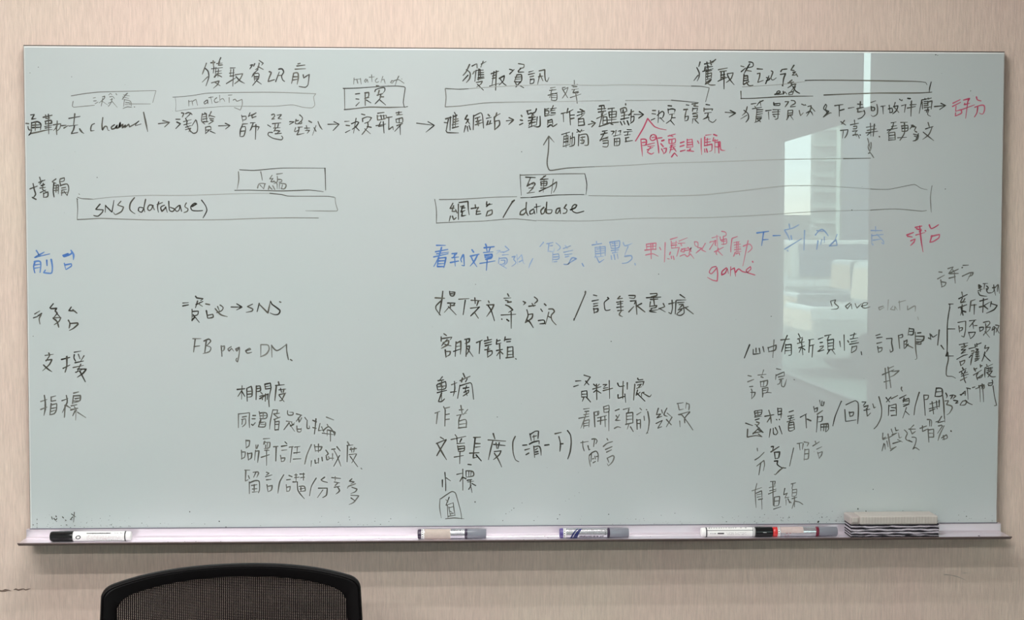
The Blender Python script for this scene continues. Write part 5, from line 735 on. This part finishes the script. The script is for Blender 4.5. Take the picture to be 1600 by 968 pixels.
FB = mat('black_felt', (.012, .010, .016), .95, noise=((500, 500, 500), .5, 3), bump=.6); FG = mat('grey_felt', (.52, .48, .54), .95, noise=((220, 220, 900), .4, 4), bump=.6)
def felt(z0, z1, name, m, out, ph, x0=.002, x1=.1655):
    b = MB(); n = 44; pf = []
    top = []; bot = []
    for i in range(n + 1):
        x = x0 + (x1 - x0) * i / n
        wv = .0006 * math.sin(i * .33 + ph) + .0004 * math.sin(i * .9 + ph * 2)
        yo = -.0235 - out - .0007 * math.sin(i * .5 + ph * 1.7) - random.uniform(0, .0005)
        top.append((x, yo, z1 + wv)); bot.append((x, yo, z0 + wv))
    for i in range(n):
        a, c_, d, e_ = top[i], top[i+1], bot[i+1], bot[i]
        mid0 = (a[0], a[1] - .0012, (a[2] + e_[2]) / 2); mid1 = (c_[0], c_[1] - .0012, (c_[2] + d[2]) / 2)
        b.poly([a, c_, mid1, mid0]); b.poly([mid0, mid1, d, e_])
        b.poly([(a[0], .021, a[2]), (c_[0], .021, c_[2]), c_, a]); b.poly([e_, d, (d[0], .021, d[2]), (e_[0], .021, e_[2])])
        b.poly([(a[0], .021, a[2]), (e_[0], .021, e_[2]), (d[0], .021, d[2]), (c_[0], .021, c_[2])])
    b.poly([top[0], bot[0], (x0, .021, bot[0][2]), (x0, .021, top[0][2])]); b.poly([top[-1], (x1, .021, top[-1][2]), (x1, .021, bot[-1][2]), bot[-1]])
    bm_o = b.build(name, m, t); return bm_o
zz = [(.0216, .0238, FB, .0004), (.0184, .0216, FG, .0010), (.0160, .0184, FB, .0002), (.0126, .0160, FG, .0012), (.0103, .0126, FB, .0003), (.0070, .0103, FG, .0012), (.0048, .0070, FB, .0005), (.0032, .0048, FG, .0008), (.0008, .0032, FB, .0010)]
for k, (z0, z1, m_, ou) in enumerate(zz): felt(z0, z1, 'felt_layer', m_, ou, k * 1.3)

# ------------------------------------------------------------------ mesh-backed office chair
CH_RZ = 8.0
ch = empty('office_chair', (.421, -.35, 0), 'black mesh-backed office chair standing below the left part of the board', 'chair', rz=math.radians(CH_RZ))
PLB = mat('chair_frame_plastic', (.004, .0032, .0035), .5, spec=.12, noise=((400, 400, 400), .2, 2)); MESHM = mat('chair_mesh_thread', (.007, .0055, .006), .8, spec=.1); FAB = mat('seat_fabric', (.014, .014, .016), .9, noise=((400, 400, 400), .4, 2), bump=.4)
STEEL = mat('chair_steel', (.5, .5, .52), .25, 1.0)
HW = .2062
def rim(inset):
    """outline of the backrest seen from the front, (x, z), one smooth closed loop"""
    pts = []
    hw = HW - inset; zt = ZTOP - inset * .86
    def top(x): return zt - .017 * (x / hw) ** 2 - .010 * (x / hw) ** 4
    cr = .019 if inset == 0 else .028
    xs = hw - cr; zc = top(xs)
    import itertools
    for i in range(15):
        x = xs * i / 14; pts.append((x, top(x)))
    zr = zc - cr * .88
    slope = -(2 * .017 * xs / hw**2 + 4 * .010 * xs**3 / hw**4)
    # corner as a quadratic curve from the top line down to the side
    ctrl = (hw - .003, zc + slope * (hw - .003 - xs))
    for i in range(1, 11):
        q = i / 10; pts.append(((1-q)**2 * xs + 2*q*(1-q) * ctrl[0] + q*q * hw, (1-q)**2 * zc + 2*q*(1-q) * ctrl[1] + q*q * zr))
    zbot = .50 + inset
    side = [(hw + .004, .84), (hw + .004, .78), (hw - .004, .70), (hw - .020, .62), (hw - .04, .56), (hw - .06, .53)]
    pts += side
    for i in range(7): pts.append(((hw - .075) * (1 - i / 6), zbot + .012 * (1 - i / 6)))
    left = [(-x, z) for x, z in pts[1:-1]][::-1]
    return pts + left
def ydepth(x, z):     # the back wraps gently round the sitter (front faces -y) and leans back
    return .030 - .55 * x * x + (z - .90) * .10
ZTOP = .9715
Oo = rim(0); Ii = rim(.0235)
sect = [(0, .000), (0, -.005), (.05, -.0085), (.12, -.0095), (.17, -.0075), (.24, -.0090), (.55, -.0075), (.95, -.0045), (1, -.002), (1, .003), (.6, .009), (.12, .010), (0, .006)]
b = MB(); K_ = len(sect); N_ = len(Oo)
for i in range(N_):
    for s, dy in sect:
        x = Oo[i][0] * (1 - s) + Ii[i][0] * s; z = Oo[i][1] * (1 - s) + Ii[i][1] * s
        b.v.append((x, ydepth(x, z) + dy, z))
for i in range(N_):
    for q in range(K_):
        i2 = (i + 1) % N_; q2 = (q + 1) % K_; b.f.append((i*K_+q, i*K_+q2, i2*K_+q2, i2*K_+q)); b.m.append(0)
b.build('back_frame', PLB, ch, smooth=True)
# the woven back: separate threads, so light passes between them
def inside_z(x):      # top and bottom of the opening at x
    zs = []
    n = len(Ii)
    for i in range(n):
        (xa, za), (xb, zb) = Ii[i], Ii[(i+1) % n]
        if (xa - x) * (xb - x) <= 0 and xa != xb: zs.append(za + (zb - za) * (x - xa) / (xb - xa))
    return (min(zs) - .006, max(zs) + .006) if len(zs) > 1 else None
def inside_x(z):
    xs = []
    n = len(Ii)
    for i in range(n):
        (xa, za), (xb, zb) = Ii[i], Ii[(i+1) % n]
        if (za - z) * (zb - z) <= 0 and za != zb: xs.append(xa + (xb - xa) * (z - za) / (zb - za))
    return max(xs) + .006 if xs else None
b = MB(); PITCH = .00305; tw = .00117
k = int((HW - .02) / PITCH)
for i in range(-k, k + 1):
    x = i * PITCH; r = inside_z(x)
    if not r: continue
    z0, z1 = r; n = 9; pr = None
    for q in range(n + 1):
        z = z0 + (z1 - z0) * q / n; y = ydepth(x, z) + .001
        cur = ((x - tw, y, z), (x + tw, y, z))
        if pr: b.poly([pr[0], pr[1], cur[1], cur[0]])
        pr = cur
z = .515; 
while z < ZTOP - .022:
    hx = inside_x(z)
    if hx:
        n = 14; pr = None
        for q in range(n + 1):
            x = -hx + 2 * hx * q / n; y = ydepth(x, z) + .0014
            cur = ((x, y, z - .00070), (x, y, z + .00070))
            if pr: b.poly([pr[0], pr[1], cur[1], cur[0]])
            pr = cur
    z += .0026
b.build('mesh_fabric', MESHM, ch, kind='stuff', label='see-through black woven mesh')
b = MB(); b.tube([(0, .10, .46), (0, .11, .50), (0, .105, .58), (0, .075, .70), (0, .06, .76)], [.03, .028, .022, .018, .012], 12); b.build('back_support', PLB, ch, smooth=True)
b = MB(); b.box(-.235, .235, -.46, .03, .43, .50); b.build('seat', FAB, ch, bevel=.03, seg=4)
b = MB(); b.box(-.17, .17, -.38, .10, .405, .432); b.build('seat_plate', PLB, ch, bevel=.008)
for s_ in (-1, 1):
    b = MB(); b.tube([(s_ * .20, -.20, .42), (s_ * .285, -.20, .43), (s_ * .290, -.19, .52), (s_ * .288, -.17, .665)], .014, 10); ar = b.build('armrest', PLB, ch, smooth=True)
    b = MB(); b.box(s_ * .288 - .035, s_ * .288 + .035, -.30, -.06, .665, .69); b.build('arm_pad', FAB, ar, bevel=.01)
b = MB(); b.tube([(0, -.18, .10), (0, -.18, .41)], .025, 14); b.build('gas_lift', STEEL, ch, smooth=True)
b = MB(); b.tube([(0, -.18, .06), (0, -.18, .13)], .045, 16); hub = b.build('base_hub', PLB, ch, smooth=True)
for k in range(5):
    a = 2 * PI * k / 5 + .3; dx, dy = math.cos(a), math.sin(a)
    b = MB(); b.tube([(dx * .03, -.18 + dy * .03, .095), (dx * .30, -.18 + dy * .30, .075)], [.026, .015], 10); lg = b.build('base_leg', PLB, ch, smooth=True)
    b = MB(); px, py = dx * .30, -.18 + dy * .30; b.tube([(px - dy * .018, py + dx * .018, .0285), (px + dy * .018, py - dx * .018, .0285)], .0285, 16); b.build('caster', BLK, lg, smooth=True)
    b = MB(); b.tube([(px, py, .03), (px, py, .08)], .008, 8); b.build('caster_stem', STEEL, lg, smooth=True)
